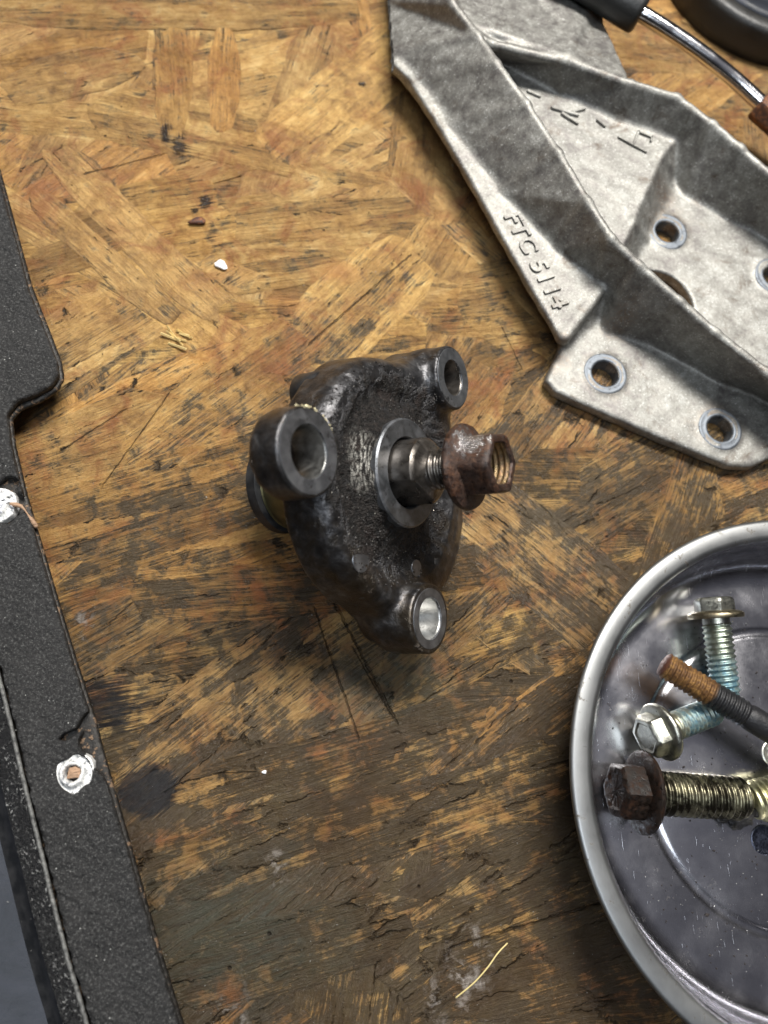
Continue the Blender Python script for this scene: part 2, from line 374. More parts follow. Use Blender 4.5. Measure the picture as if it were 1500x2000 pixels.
def build_bench():
    ne = [(-32, -32), (36, -32), (36, 44), (-32, 44)]
    nx, ny = 40, 40; V = []; F = []
    for j in range(ny+1):
        for i in range(nx+1):
            V.append((-32+68*i/nx, -32+76*j/ny, -.06))
    for j in range(ny):
        for i in range(nx):
            a = j*(nx+1)+i; F.append((a, a+1, a+nx+2, a+nx+1))
    n0 = len(V)
    for p in ne: V.append((*p, -1.8))
    F.append((n0+3, n0+2, n0+1, n0))
    c = [0, nx, (ny+1)*(nx+1)-1, ny*(nx+1)]
    for i in range(4): F.append((c[i], n0+i, n0+(i+1) % 4, c[(i+1) % 4]))
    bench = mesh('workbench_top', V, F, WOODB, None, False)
    tag(bench, 'worn brown strand board workbench top under the metal parts', kind='structure')
    rnd = random.Random(11)
    def strand(cx, cy, ang, L, wd, z, tilt=None):
        V = []; n = max(6, int(L/.45)); top = []; bot = []
        ph = rnd.uniform(0, 6); cv = rnd.uniform(-.04, .04)*L
        for i in range(n+1):
            t = i/n; x = (t-.5)*L; e = min(t, 1-t)*n
            wv = .07*math.sin(ph+t*5)+rnd.uniform(-.035, .035)+cv*(t-.5)**2*4
            k = 1 if e > 1.2 else (.82 if e > .4 else rnd.uniform(.35, .9))
            top.append((x+rnd.uniform(-.1, .1), wd/2*k+wv)); bot.append((x+rnd.uniform(-.1, .1), -wd/2*k+wv*.7+rnd.uniform(-.03, .03)))
        endp = [(L/2+rnd.uniform(-.05, .35), wd*(.25-.5*i/3)+rnd.uniform(-.05, .05)) for i in range(1, 3)]
        endm = [(-L/2-rnd.uniform(-.05, .35), -wd*(.25-.5*i/3)) for i in range(1, 3)]
        ring = top+endp+bot[::-1]+endm
        N = len(ring); ins = .07
        V = [(x, y, 0) for x, y in ring]
        inner = []
        for x, y in ring:
            inner.append((x*(1-2*ins/L), y*(1-2*ins/wd) if abs(y) > .05 else y*.9, .022))
        V += inner; V += [(x*1.002, y*1.01, -.10) for x, y in ring]
        F = []
        for i in range(N):
            q = (i+1) % N; F.append((q, i, N+i, N+q)); F.append((i, q, 2*N+q, 2*N+i))
        F.append(tuple(range(2*N-1, N-1, -1)))
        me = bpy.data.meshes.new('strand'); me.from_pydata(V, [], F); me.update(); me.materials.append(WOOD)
        at_ = me.attributes.new('rim', 'FLOAT', 'POINT'); at_.data.foreach_set('value', [1.0]*N+[0.0]*N+[1.0]*N)
        ob = bpy.data.objects.new('strand', me); link(ob, bench)
        ob.location = (cx, cy, z); tl = tilt or (rnd.gauss(0, .25), rnd.gauss(0, .16))
        ob.rotation_euler = (R(tl[0]), R(tl[1]), ang)
        return ob
    cnt = 0
    xs = [(i, j) for i in range(17) for j in range(17)]; rnd.shuffle(xs)
    for i, j in xs:
        cx = -14.5+i*1.95+rnd.uniform(-1, 1); cy = -14+j*2.15+rnd.uniform(-1.1, 1.1)
        if cx < -12 and cy < 0: continue
        base_a = 20 if cy < -2 else (rnd.choice([15, 15, -42, 45, 10, 30]) if cy < 9 else rnd.choice([0, 85, 5, 40]))
        a = R(base_a+rnd.gauss(0, 9 if cy < -2 else 10))
        if rnd.random() < .12: a += R(rnd.uniform(-70, 70))
        L = rnd.uniform(5.0, 11.0); wd = rnd.uniform(1.2, 3.2)
        strand(cx, cy, a, L, wd, rnd.uniform(-.055, -.018)); cnt += 1
    def placed(u0, v0, u1, v1, wd, z, tilt=(0, 0)):
        a = at(u0, v0); b_ = at(u1, v1)
        strand((a[0]+b_[0])/2, (a[1]+b_[1])/2, math.atan2(b_[1]-a[1], b_[0]-a[0]), float(np.hypot(*(b_-a)[:2])), wd, z, tilt)
    placed(62, 375, 340, 625, .80, .012, (.6, 0)); placed(100, 300, 420, 610, 1.1, -.005, (-.5, 0))
    placed(250, 900, 590, 660, 1.9, -.005); placed(610, 680, 800, 490, 2.4, -.01)
    placed(20, 170, 260, 120, 1.6, -.008); placed(0, 25, 700, 20, 1.3, -.003); placed(330, 60, 345, 260, 1.1, -.004); placed(440, 60, 430, 250, .9, -.006)
    placed(540, 300, 830, 60, 2.2, -.01)
    placed(90, 950, 420, 870, 1.4, -.012); placed(350, 1560, 950, 1380, 1.1, -.008); placed(620, 1660, 1150, 1480, 1.5, -.012)
    placed(840, 1870, 1260, 1700, 1.7, -.006); placed(330, 1930, 800, 1780, 1.5, -.008)
    placed(890, 1960, 1300, 1840, 1.3, -.008)
build_bench()

# ================================================================ METALS
def cast_iron():
    m = Mt('greasy_cast_iron', .85, .4)
    p = m.obj; x = m.xyz(p)
    n1 = m.noise(p, 1.1, 6, .62, .4); n2 = m.noise(p, 3.4, 6, .65, .3); n3 = m.noise(p, 22, 4, .7); n4 = m.noise(p, 60, 2, .6)
    rad = m.vmath('LENGTH', m.map(p, (1, 1, 0)))
    # gunk: caked on the dished web round the collar, and in smears elsewhere
    gk = m.add(m.rng(rad, 2.5, 1.7), m.mul(m.math('SUBTRACT', n1, .5), 2.6)); gk = m.add(gk, m.mul(m.math('SUBTRACT', n2, .5), 1.2))
    gunk = m.rng(gk, .35, .75)
    base = m.ramp(n2, [(.30, (.040, .039, .040)), (.5, (.085, .084, .088)), (.72, (.20, .20, .205))])
    oil = m.rng(m.add(n1, m.mul(x[1], -.035)), .50, .66)
    base = m.mix(m.mul(oil, .6), base, (.085, .060, .030))
    gc = m.mix(m.rng(m.noise(p, 8, 5, .8), .45, .68), (.005, .004, .0035), (.040, .031, .026))
    gc = m.mix(m.rng(n1, .55, .68, 0, .5), gc, (.045, .022, .016))
    col = m.mix(gunk, base, gc)
    ws = m.noise(m.map(p, (2.2, .7, 5)), 5, 5, .75)
    worn = m.mul(m.rng(m.vmath('DISTANCE', m.map(p, (1.5, .7, 1)), (-1.86, .10, -.2)), .55, .1), m.rng(ws, .47, .60))
    col = m.mix(worn, col, (.62, .60, .54))
    met = m.mul(m.math('SUBTRACT', 1., m.mul(gunk, .85)), .85)
    rough = m.mix(gunk, m.ramp(n2, [(.3, .30), (.7, .42)]), m.ramp(n3, [(.35, .40), (.6, .8)]))
    h = m.add(m.mul(m.add(m.noise(p, 8, 3, .8), m.mul(n3, .3)), m.add(m.mul(gunk, 2.2), .10)), m.mul(n2, .45))
    return m.out(col, rough, met, m.bump(h, .08, 1.))
def machined(name='machined_grey_face', col0=(.20, .21, .23), col1=(.34, .35, .37), rough=.34):
    m = Mt(name, .9, rough); p = m.vmath('ADD', m.obj, m.vmath('MULTIPLY', m.pos, (.37, .41, 0)))
    n = m.noise(p, 2.6, 5, .6, .5); n2 = m.noise(p, 30, 3, .7)
    col = m.mix(m.rng(n, .35, .65), col0, col1)
    dirt = m.rng(m.noise(m.map(p, loc=(5, 5, 5)), 3.5, 6, .7), .58, .68); col = m.mix(m.mul(dirt, .8), col, (.02, .017, .014))
    h = m.add(m.mul(m.noise(p, 9, 4, .6), .5), m.mul(n2, .3))
    return m.out(col, m.ramp(n, [(.3, rough-.06), (.7, rough+.16)]), .9, m.bump(h, .012, .6))
def rusty(name='rusty_oiled_steel', amt=.5, seed=0., oily=.3, dark=(.035, .022, .018), clean=(.30, .28, .27), br=1., glint=None, spec=.5):
    m = Mt(name, .7, .45); p = m.map(m.obj, loc=(seed, seed*2, 0))
    n = m.noise(p, 3.2, 6, .66, .5); n2 = m.noise(p, 11, 5, .7, .3); n3 = m.noise(p, 34, 3, .7)
    r = m.rng(m.add(m.mul(n, .6), m.mul(n2, .4)), amt+.14, amt-.08)   # 1 = rust
    rc = m.ramp(n2, [(.28, dark), (.45, (.085*br, .040*br, .024*br)), (.58, (.26*br, .095*br, .032*br)), (.72, (.46*br, .20*br, .07*br))])
    dk = m.rng(m.noise(m.map(p, loc=(7, 0, 0)), 2.4, 5, .65), .42, .60)
    rc = m.mix(m.mul(dk, .8), rc, dark)
    cc = m.mix(n3, clean, tuple(c*1.5 for c in clean))
    col = m.mix(r, cc, rc)
    rough = m.mix(r, (.26, .26, .26), m.ramp(n2, [(.35, oily), (.65, .75)]))
    if glint:  # bright metal patch paints in the highlight on the nut's upper facet
        wm = m.mul(m.rng(m.add(m.vmath('DISTANCE', m.obj, glint), m.mul(m.math('SUBTRACT', n2, .5), 1.1)), .34, .28), 1.); col = m.mix(wm, col, (.62, .60, .60)); r = m.math('SUBTRACT', r, wm, clamp=True)
        rough = m.mix(wm, rough, (.24, .24, .24))
    met = m.math('SUBTRACT', .95, m.mul(r, .85))
    return m.out(col, rough, met, m.bump(m.add(m.mul(n2, 1.), m.mul(n3, .6)), .022, .8), Specular_IOR_Level=spec)
def zinc(name, tint=(.62, .60, .50), ruststart=None, blue=None, dirt=.5, rough=.24):
    m = Mt(name, 1., rough); p = m.obj; z = m.xyz(p)[2]
    n = m.noise(p, 4.5, 5, .65, .4); n2 = m.noise(p, 16, 5, .7)
    col = m.mix(m.rng(n, .35, .65), tint, tuple(c*.55 for c in tint))
    met = 1.; rg = m.ramp(n2, [(.3, rough), (.7, rough+.22)])
    if blue:
        bz = m.add(z, m.mul(m.math('SUBTRACT', n, .5), 1.0))
        k = m.rng(bz, blue[0], blue[0]+.22)
        bc = m.mix(m.rng(n2, .4, .6), (.04, .13, .20), (.17, .29, .31))
        k = m.mul(k, m.rng(n, .62, .45, .35, .95))
        col = m.mix(k, col, bc); met = m.math('SUBTRACT', 1., m.mul(k, .6))
    d = m.rng(m.noise(m.map(p, loc=(3, 1, 2)), 2.8, 6, .7, .6), dirt+.06, dirt+.14)
    col = m.mix(m.mul(d, .9), col, (.022, .018, .013))
    return m.out(col, rg, met, m.bump(m.add(n2, m.mul(n, .5)), .012, .6))

IRON = cast_iron(); FACE = machined(); FACE2 = machined('collar_face_steel', (.15, .16, .17), (.27, .28, .30), .36)
SHAFT = machined('oily_shaft_steel', (.10, .09, .08), (.22, .20, .18), .26)
BORE = machined('bore_silver_steel', (.34, .34, .33), (.62, .62, .60), .30)
BORE_SHADE = machined('shaded_bore_steel', (.12, .12, .115), (.30, .30, .29), .34)  # darker bore copy, shade inside the left hole put into the colour
RUST = rusty('rusty_nut_steel', .55, 1., .22, (.018, .011, .010), (.10, .075, .065), .32, (-.36, .42, 1.72))
m = Mt('black_painted_steel', .3, .38, (.02, .021, .023)); nz = m.noise(m.obj, 3, 4)
BLACKP = m.out(m.mix(m.rng(nz, .4, .7), (.018, .019, .021), (.05, .05, .052)), None, None, m.bump(m.noise(m.obj, 20, 3), .01, .4))
m = Mt('olive_passivated_steel', .85, .36); nz = m.noise(m.obj, 2, 5)
OLIVE = m.out(m.mix(m.rng(nz, .35, .65), (.27, .25, .13), (.13, .12, .065)), None, None, m.bump(m.noise(m.obj, 14, 3), .01, .5))

# ================================================================ WATER PUMP STYLE HUB (middle of the picture)
th, ph = R(54.5), R(4); SC = .98
AX = W @ np.array([math.sin(th)*math.cos(ph), math.sin(th)*math.sin(ph), math.cos(th)])
CC = np.array([.19, .05, 2.67]); CC = CAM + SC*(CC-CAM)
HX = W @ np.array([1., 0, 0]); HX = HX-AX*(HX@AX); HX /= np.linalg.norm(HX); HY = np.cross(AX, HX)
def hloc(u, v, h=0.):
    d = W @ np.array([(u-750)/FPX, -(v-1000)/FPX, -1.0]); P = CC+AX*h
    t = ((P-CAM)@AX)/(d@AX); p = CAM+t*d; return float((p-CC)@HX), float((p-CC)@HY)
def build_hub():
    hub = bpy.data.objects.new('bearing_housing', None); link(hub)
    M = Matrix([[HX[i], HY[i], AX[i], CC[i]] for i in range(3)]+[[0, 0, 0, 1]])
    hub.matrix_world = M
    tag(hub, 'greasy black cast housing with three bolt lugs and a rusty nut on its shaft', 'machine part')
    LL = hloc(604, 882); LB = hloc(840, 1208); LR = hloc(885, 738)
    lugs = [(LL, .80, .78, .48), (LB, .74, 1.10, .44), (LR, .73, .80, .41)]
    h = .038; lo = (-4.3, -4.3, -1.75); hi = (4.2, 3.9, .22)
    X, Y, Z = grid(lo, hi, h)
    r = np.hypot(X, Y); rho = np.hypot(X-.28, Y+.12)
    hp = np.interp(rho, [0, 1.65, 1.9, 2.2, 2.5, 3.2], [-.62, -.60, -.50, -.33, -.31, -.42])
    hc = np.interp(r, [0, 1.12, 1.30, 1.60, 2.10, 2.8], [-.13, -.16, -.28, -.46, -.72, -1.3])
    H = smax(hp, hc, .22)
    ang = np.arctan2(Y+.12, X-.28)
    Ro = 2.74+.05*np.sin(3*ang+.5)+.02*np.sin(7*ang)
    X2_, Y2_ = X[:, :, 0], Y[:, :, 0]
    tri = poly2d(X2_, Y2_, [(LB[0]-.15, LB[1]+.1), (LR[0]+.45, LR[1]-.15), (LR[0]-.3, LR[1]+.05), (-1.6, .6)])[:, :, None]-.58
    outl = smin(smin(rho-Ro+.06, tri+0*rho, .35), np.hypot(X-1.15, Y+.5)-2.22, .4)
    H = np.maximum(H, -.45-.10*np.clip(X-1.4, 0, 3)) if False else H-.10*np.clip(X-1.9, 0, 2)
    F = smax((Z-H)*.85, outl-.10*(-Z-.6), .36)
    F = smax(F, -(Z+1.38), .12)
    F = smin(F, smax(r-1.14, Z-.0, .05), .10)
    for (cx, cy), rr, t, hr in lugs:
        d = np.hypot(X-cx, Y-cy)
        L = smax(d-(rr+.01-.03*Z), Z, .05); L = smax(L, -(Z+t), .30)
        # rib running back from the lug to the body
        F = smin(F, L, .22)
    # ejector flats on the shoulder
    marks = []
    for (u, v, rr, hh) in ((702, 1092, .27, -.315), (815, 1110, .19, -.375)):
        cx, cy = hloc(u, v, -.36)
        d = np.hypot(X-cx, Y-cy); F = smin(F, smax(smax(d-rr, Z-hh, .01), -(Z+.7), .02), .015); marks.append((cx, cy, rr, hh))
    for ((cx, cy), rr, t, hr) in lugs:
        d = np.hypot(X-cx, Y-cy); cut = np.maximum(d-hr, -(Z+(5 if rr != .74 else .75)))
        F = np.maximum(F, -cut)
    F = np.maximum(F, -np.maximum(r-.78, -(Z+.28)))
    F = F+.005*(np.sin(X*7.3+np.sin(Y*5.1))*np.sin(Y*6.1+X*2)+.6*np.sin(X*13+Z*9)*np.sin(Y*15+1))*(F > -.3)*np.clip(-Z*6, 0, 1)
    F = np.maximum(F, -(CC[2]+X*HX[2]+Y*HY[2]+Z*AX[2]-.01))
    dish = np.clip((2.3-r)*2.5, 0, 1)*np.clip((r-1.15)*8, 0, 1)
    rs_ = np.random.RandomState(7); gr_ = np.zeros_like(F)
    for q_ in range(9):
        kx, ky, kz = rs_.normal(0, 11, 3); gr_ += np.sin(X*kx+Y*ky+Z*kz+q_)
    F = F+.0052*gr_*(.25+dish)*(Z < -.03)
    V, Fc = nets(F, lo, h)
    mesh('cast_body', V, Fc, IRON, hub)
    def crumbs(name, idx, s0, s1, mat, seed):
        rr = random.Random(seed); v_ = []; f_ = []
        for i in idx:
            p = V[i]; s_ = rr.uniform(s0, s1); k = len(v_)
            for q in ((1, 0, 0), (-1, 0, 0), (0, 1, 0), (0, -1, 0), (0, 0, 1), (0, 0, -1)):
                v_.append(tuple(p[j]+q[j]*s_*rr.uniform(.5, 1.4) for j in range(3)))
            for q in ((0, 2, 4), (2, 1, 4), (1, 3, 4), (3, 0, 4), (2, 0, 5), (1, 2, 5), (3, 1, 5), (0, 3, 5)): f_.append(tuple(k+i_ for i_ in q))
        o_ = mesh(name, v_, f_, mat, hub, False); o_['kind'] = 'stuff'
    rv = np.hypot(V[:, 0], V[:, 1]); rn = random.Random(12)
    z1 = [i for i in range(len(V)) if 1.2 < rv[i] < 2.35 and V[i][2] > -.8]
    crumbs('caked_grit', rn.sample(z1, 900), .012, .034, Mt('black_caked_grit', 0, .5, (.012, .009, .008)).m, 1)
    crumbs('glint_grit', rn.sample(z1, 130), .006, .014, Mt('bright_glint_specks', .8, .3, (.7, .68, .6)).m, 2)  # bright specks stand in for sparkling highlights on the greasy casting
    LLx, LLy = LL
    z2 = [i for i in range(len(V)) if V[i][2] > -.16 and .77 < math.hypot(V[i][0]-LLx, V[i][1]-LLy) < .95 and -.25 < V[i][0]-LLx < .75 and V[i][1] > LLy+.35]
    if len(z2) > 60: crumbs('brass_swarf', rn.sample(z2, 60), .014, .036, Mt('brass_swarf', .6, .3, (.80, .72, .46)).m, 3)
    # machined lug faces and bores
    for n_, ((cx, cy), rr, t, hr) in enumerate(lugs):
        ro = rr-.03 if rr != .74 else .66
        V, Fc = lathe([(hr-.01, -.06), (hr+.012, .010), (ro-.02, .012), (ro, -.04)], 64)
        o = mesh('lug_face', V, [q[::-1] for q in Fc], FACE, hub, True, 30); o.location = (cx, cy, 0)
        dep = -(t-.02) if rr != .74 else -.74
        pr = [(hr+.05, -.005), (hr+.005, -.015), (hr-.015, -.06), (hr-.015, dep)]
        if rr == .74: pr += [(hr-.07, dep-.03), (.001, dep+.05)]
        V, Fc = lathe(pr[::-1], 56)
        o = mesh('lug_bore', V, Fc, (BORE_SHADE, BORE, SHAFT)[n_], hub); o.location = (cx, cy, 0)
    for cx, cy, rr, hh in marks:
        V, Fc = lathe([(.001, .003), (rr*.97, .003), (rr, -.01)], 32); o = mesh('ejector_mark', V, [q[::-1] for q in Fc], FACE, hub, True, 30); o.location = (cx, cy, hh)
    # collar face
    V, Fc = lathe([(.74, -.30), (.74, .0), (.76, .022), (1.10, .022), (1.14, -.01), (1.15, -.24)], 96)
    mesh('collar', V[::1], [f[::-1] for f in Fc], FACE2, hub, True, 35)
    V, Fc = lathe([(.10, -.3), (.80, -.3)], 48); mesh('collar_seal', V, Fc, BLACKP, hub)
    # shaft, cut with a flat
    prof = [(.69, -.32), (.69, .44), (.68, .48), (.62, .54), (.585, .555), (.50, .575), (.43, .61), (.36, .66)]
    V, Fc = lathe(prof, 96)
    V2 = []
    for x_, y_, z_ in V:
        # flat on the lower side
        d = (x_*math.cos(R(-115))+y_*math.sin(R(-115)))
        lim = .50
        if d > lim and z_ > -.05:
            x_ -= (d-lim)*math.cos(R(-115)); y_ -= (d-lim)*math.sin(R(-115))
        V2.append((x_, y_, z_))
    sh = mesh('shaft', V2, Fc, SHAFT, hub, True, 30)
    V, Fc = thread(.42, .60, 1.42, .135, .07, 48); mesh('shaft_thread', V, Fc, SHAFT, hub)
    # flange nut
    nut = empty('flange_nut'); nut.parent = hub; nut.location = (0, 0, 0)
    nut.rotation_euler = (R(1.5), R(-1), R(10))
    # the nut is one casting: flange plus hexagon plus threaded bore
    V, Fc = [], []
    def addp(v, f):
        k = len(V); V.extend(v); Fc.extend([tuple(i+k for i in q) for q in f])
    v, f = lathe([(.42, 1.27), (.77, 1.27), (.84, 1.31), (.86, 1.37), (.84, 1.43), (.75, 1.475), (.58, 1.54)], 72)
    rr_ = random.Random(5)
    v = [(x*(1+rr_.uniform(-.006, .006)), y*(1+rr_.uniform(-.006, .006)), z+rr_.uniform(-.006, .006)) for x, y, z in v]
    addp(v, f)
    v, f = hexprof([(.66, 1.40), (.655, 2.04), (.64, 2.12), (.60, 2.155), (.54, 2.165), (.48, 2.15), (.455, 2.11)], 6, R(8), .005, 4); addp(v, f)
    o = mesh('nut_body', V, [q for q in Fc], RUST, hub, True, 38)
    v, f = lathe([(.455, 2.11), (.43, 2.07)], 48)
    V2, F2 = thread(.435, 1.45, 2.11, .125, -.035, 48, taper=.02)
    n_ = len(V2)-2; F2 = [q[::-1] for q in F2 if max(q) < n_]; 
    mesh('nut_thread', V2[:n_], F2, rusty('nut_bore_rust', .44, 3., .22, (.03, .016, .010), (.26, .19, .10)), hub)
    bpy.data.objects.remove(nut)
    # hub drum and rear disc
    V, Fc = lathe([(.9, -1.20), (1.06, -1.30), (1.06, -3.0), (1.03, -3.04), (1.05, -3.08), (.9, -3.12), (.3, -3.12)], 96)
    o = mesh('bearing_drum', V, [q[::-1] for q in Fc], OLIVE, hub, True, 40); o.location = (-.15, .0, 0)
    V, Fc = lathe([(.7, -3.10), (1.06, -3.10), (1.13, -3.15), (1.13, -3.40), (1.07, -3.45), (.001, -3.45)], 96)
    o = mesh('rear_disc', V, [q[::-1] for q in Fc], BLACKP, hub, True, 40); o.location = (-.18, .0, 0)
    V, Fc = lathe([(.2, -1.05), (.40, -1.1), (.43, -1.16), (.43, -1.7), (.38, -1.76), (.001, -1.76)], 40)
    o = mesh('rear_stub', V, [q[::-1] for q in Fc], BLACKP, hub, True, 40); o.location = (-1.34, 1.62, 0)
build_hub()

# ================================================================ CAST BRACKET (upper right)
def alloy():
    m = Mt('oxidised_alloy', .75, .45); p = m.obj
    n = m.noise(p, .9, 6, .62, .5); n2 = m.noise(p, 3.6, 8, .70, .2); n3 = m.noise(p, 19, 4, .7)
    fine = m.noise(p, 13, 6, .75)
    col = m.ramp(m.add(m.add(m.mul(n, .30), m.mul(n2, .35)), m.mul(fine, .35)), [(.30, (.09, .078, .077)), (.42, (.165, .155, .148)), (.52, (.27, .265, .243)), (.64, (.43, .43, .41))])
    st = m.rng(m.noise(m.map(p, loc=(4, 8, 1)), 1.3, 6, .7, .8), .58, .72); col = m.mix(m.mul(st, .8), col, (.10, .072, .050))
    hs = None
    for a_ in ((1182, 730, .78), (1398, 832, .80), (1303, 440, .85), (1200, 640, .5), (1290, 385, .6), (1085, 700, .5)):
        k = m.blob(a_[0], a_[1], .45, a_[2], .8, 1, 0, .30, 2.2); hs = k if hs is None else m.math('MAXIMUM', hs, k)
    col = m.mix(m.mul(m.mul(hs, m.rng(fine, .40, .60)), .7), col, (.17, .105, .06))
    sp = m.mul(m.rng(n3, .58, .66), m.rng(n2, .44, .56)); col = m.mix(m.mul(sp, .6), col, (.88, .88, .86))
    rough = m.ramp(n2, [(.3, .46), (.7, .66)])
    return m.out(col, rough, .68, m.bump(m.add(m.mul(n2, .8), m.mul(n3, .5)), .016, .8))
ALLOY = alloy()
SPOT = machined('spotfaced_ring', (.13, .145, .165), (.22, .24, .265), .52)
def build_bracket():
    P3 = lambda u, v, z: at(u, v, z)
    root = empty('cast_bracket', tuple(at(1250, 550, 0)), 'mottled grey cast alloy bracket with raised part number, upper right of the bench', 'bracket')
    h = .062
    foot = [(770, -110, .7), (757, 0, .8), (749, 106, .85), (803, 158, .9), (872, 242, 1.0), (982, 372, 1.08), (1092, 482, 1.1), (1176, 552, 1.0), (1186, 640, .42), (1282, 672, .38), (1392, 730, .38), (1500, 770, .38), (1640, 830, .38)]
    ridge = [(818, -110, 2.3), (884, 0, 2.35), (935, 66, 2.35), (972, 120, 2.4), (1030, 200, 2.4), (1092, 295, 2.4), (1150, 390, 2.4), (1196, 462, 2.35), (1252, 515, 2.2), (1330, 585, 2.05), (1400, 645, 2.0), (1500, 724, 1.95), (1640, 835, 1.9)]
    foot2 = [(900, 60, 1.15), (967, 107, 1.15), (1100, 178, 1.15), (1207, 231, 1.1), (1310, 275, 1.0), (1345, 375, .45), (1420, 425, .4), (1490, 455, .4), (1640, 540, .4)]
    ridge2 = [(900, 45, 2.0), (962, 80, 2.0), (1105, 114, 2.0), (1233, 158, 2.0), (1326, 186, 2.0), (1395, 238, 2.0), (1450, 285, 2.0), (1505, 335, 2.0), (1640, 440, 2.0)]
    T = .13
    lo = (2.0, 1.0, -.05); 
    allp = [P3(*q) for q in foot+ridge+foot2+ridge2]
    hi = (16.5, 19.5, 2.7); lo = (.6, .9, -.05)
    X, Y, Z = grid(lo, hi, h)
    X2, Y2 = X[:, :, 0], Y[:, :, 0]
    def slab(pix, z, t, k=.08):
        d = poly2d(X2, Y2, [P3(u, v, z) for u, v in pix])[:, :, None]
        return smax(d, np.abs(Z-(z-t/2))-t/2, k)
    F = slab([(1066, 742), (1082, 700), (1105, 655), (1180, 560), (1300, 640), (1680, 830), (1560, 860), (1508, 893), (1470, 912), (1425, 910), (1260, 842), (1160, 798), (1085, 765)], .42, .38, .12)
    # lettered flange
    F1 = slab([(749, 106), (797, 152), (850, 236), (902, 322), (1002, 502), (1094, 660), (1108, 664), (1185, 560), (1110, 450), (1000, 330), (880, 200), (830, 120)], 1.1, .30, .10)
    F = smin(F, F1, .12)
    # inner web
    F2 = slab([(900, 40), (967, 100), (1100, 172), (1207, 226), (1325, 268), (1292, 306), (1270, 345), (1232, 440), (1205, 500), (1120, 400), (980, 230)], 1.12, .28, .10)
    F = smin(F, F2, .12)
    # sub floor with holes
    F3 = slab([(1200, 500), (1245, 440), (1285, 350), (1330, 330), (1420, 420), (1640, 520), (1680, 780), (1500, 740), (1330, 640), (1230, 600)], .42, .38, .10)
    F = smin(F, F3, .12)
    def panel(q, k=.14, th=T):
        nonlocal F
        q = [np.array(v_) for v_ in q]
        mn = np.min(q, 0)-.6; mx = np.max(q, 0)+.6
        s_ = tuple(slice(max(0, int((mn[i]-lo[i])/h)), max(0, int((mx[i]-lo[i])/h)+2)) for i in range(3))
        if min(F[s_].shape) == 0: return
        F[s_] = smin(F[s_], quad_dist(X[s_], Y[s_], Z[s_], q, th), k)
    for i in range(len(foot)-1):
        f0, f1, r0, r1 = P3(*foot[i]), P3(*foot[i+1]), P3(*ridge[i]), P3(*ridge[i+1])
        for f_ in (f0, f1): f_[2] -= .1
        for r_ in (r0, r1): r_[2] -= T
        panel([f0, f1, r1, r0])
    for i in range(len(foot2)-1):
        f0, f1, r0, r1 = P3(*foot2[i]), P3(*foot2[i+1]), P3(*ridge2[i]), P3(*ridge2[i+1])
        for f_ in (f0, f1): f_[2] -= .1
        for r_ in (r0, r1): r_[2] -= T
        panel([f0, f1, r1, r0])
    # step faces between levels
    panel([P3(1178, 556, .98), P3(1104, 655, .98), P3(1100, 672, .30), P3(1188, 600, .30)], .2, .12)
    panel([P3(1320, 272, 1.0), P3(1290, 306, 1.0), P3(1312, 345, .34), P3(1350, 330, .34)], .16, .12)
    panel([P3(1290, 306, 1.0), P3(1232, 440, 1.0), P3(1252, 470, .34), P3(1312, 345, .34)], .16, .12)
    panel([P3(1232, 440, 1.0), P3(1205, 500, 1.0), P3(1222, 520, .34), P3(1252, 470, .34)], .16, .12)
    # outer flange beyond the far wall
    panel([P3(900, 45, 1.85), P3(1105, 114, 1.85), P3(1150, 10, 1.2), P3(900, -110, 1.2)], .2, .13)
    panel([P3(1105, 114, 1.85), P3(1215, 150, 1.8), P3(1165, 40, 1.15), P3(1130, 0, 1.2)], .2, .13)
    panel([P3(1105, 60, 1.5), P3(1165, 40, 1.15), P3(1120, -120, 1.1), P3(960, -120, 1.2)], .2, .13)
    holes = [(1182, 730, .36, .60), (1406, 838, .35, .61), (1303, 453, .34, .60), (1512, 540, .33, .60)]
    for u, v, rh, ro in holes:
        c = P3(u, v, .43); d = np.hypot(X2-c[0], Y2-c[1])[:, :, None]
        F = smin(F, smax(d-ro, np.abs(Z-.23)-.225, .05), .06)
        F = np.maximum(F, -np.maximum(d-rh, Z-1.2))
    c = P3(1283, 592, .43); d = np.hypot(X2-c[0], Y2-c[1])[:, :, None]; F = np.maximum(F, -np.maximum(d-1.06, Z-.75))
    F = F+.010*np.sin(X*5.3+np.sin(Y*4.1))*np.sin(Y*5.7+Z*3)
    V, Fc = nets(F, lo, h)
    off = np.array(root.location)
    mesh('bracket_casting', V-off, Fc, ALLOY, root)
    for u, v, rh, ro in holes:
        c = P3(u, v, .43)-off
        prof = [(rh-.005, .02), (rh-.005, .40), (rh+.02, .458), (rh+.07, .466), (rh+.10, .455), (ro-.08, .462), (ro-.03, .466), (ro, .43)]
        Vv, Ff = lathe(prof, 56); o = mesh('hole_boss', Vv, Ff, SPOT, root); o.location = (c[0], c[1], 0)
    # raised lettering
    cu = bpy.data.curves.new('part_number', 'FONT'); cu.body = 'FTC 5114'; cu.size = .66; cu.extrude = .055; cu.bevel_depth = .006; cu.offset = .012; cu.space_character = 1.05
    to = bpy.data.objects.new('tmp', cu); COL.objects.link(to)
    dg = bpy.context.evaluated_depsgraph_get(); me = bpy.data.meshes.new_from_object(to.evaluated_get(dg)); bpy.data.objects.remove(to)
    me.materials.append(ALLOY); to = bpy.data.objects.new('part_number', me); link(to, root)
    p0 = P3(983, 420, 1.13); p1 = P3(1083, 606, 1.13); wdt = max(v_.co.x for v_ in me.vertices)
    dx = Vector(p1-p0); L = dx.length; dx.normalize(); up = Vector((0, 0, 1)).cross(dx)
    sc = L/wdt
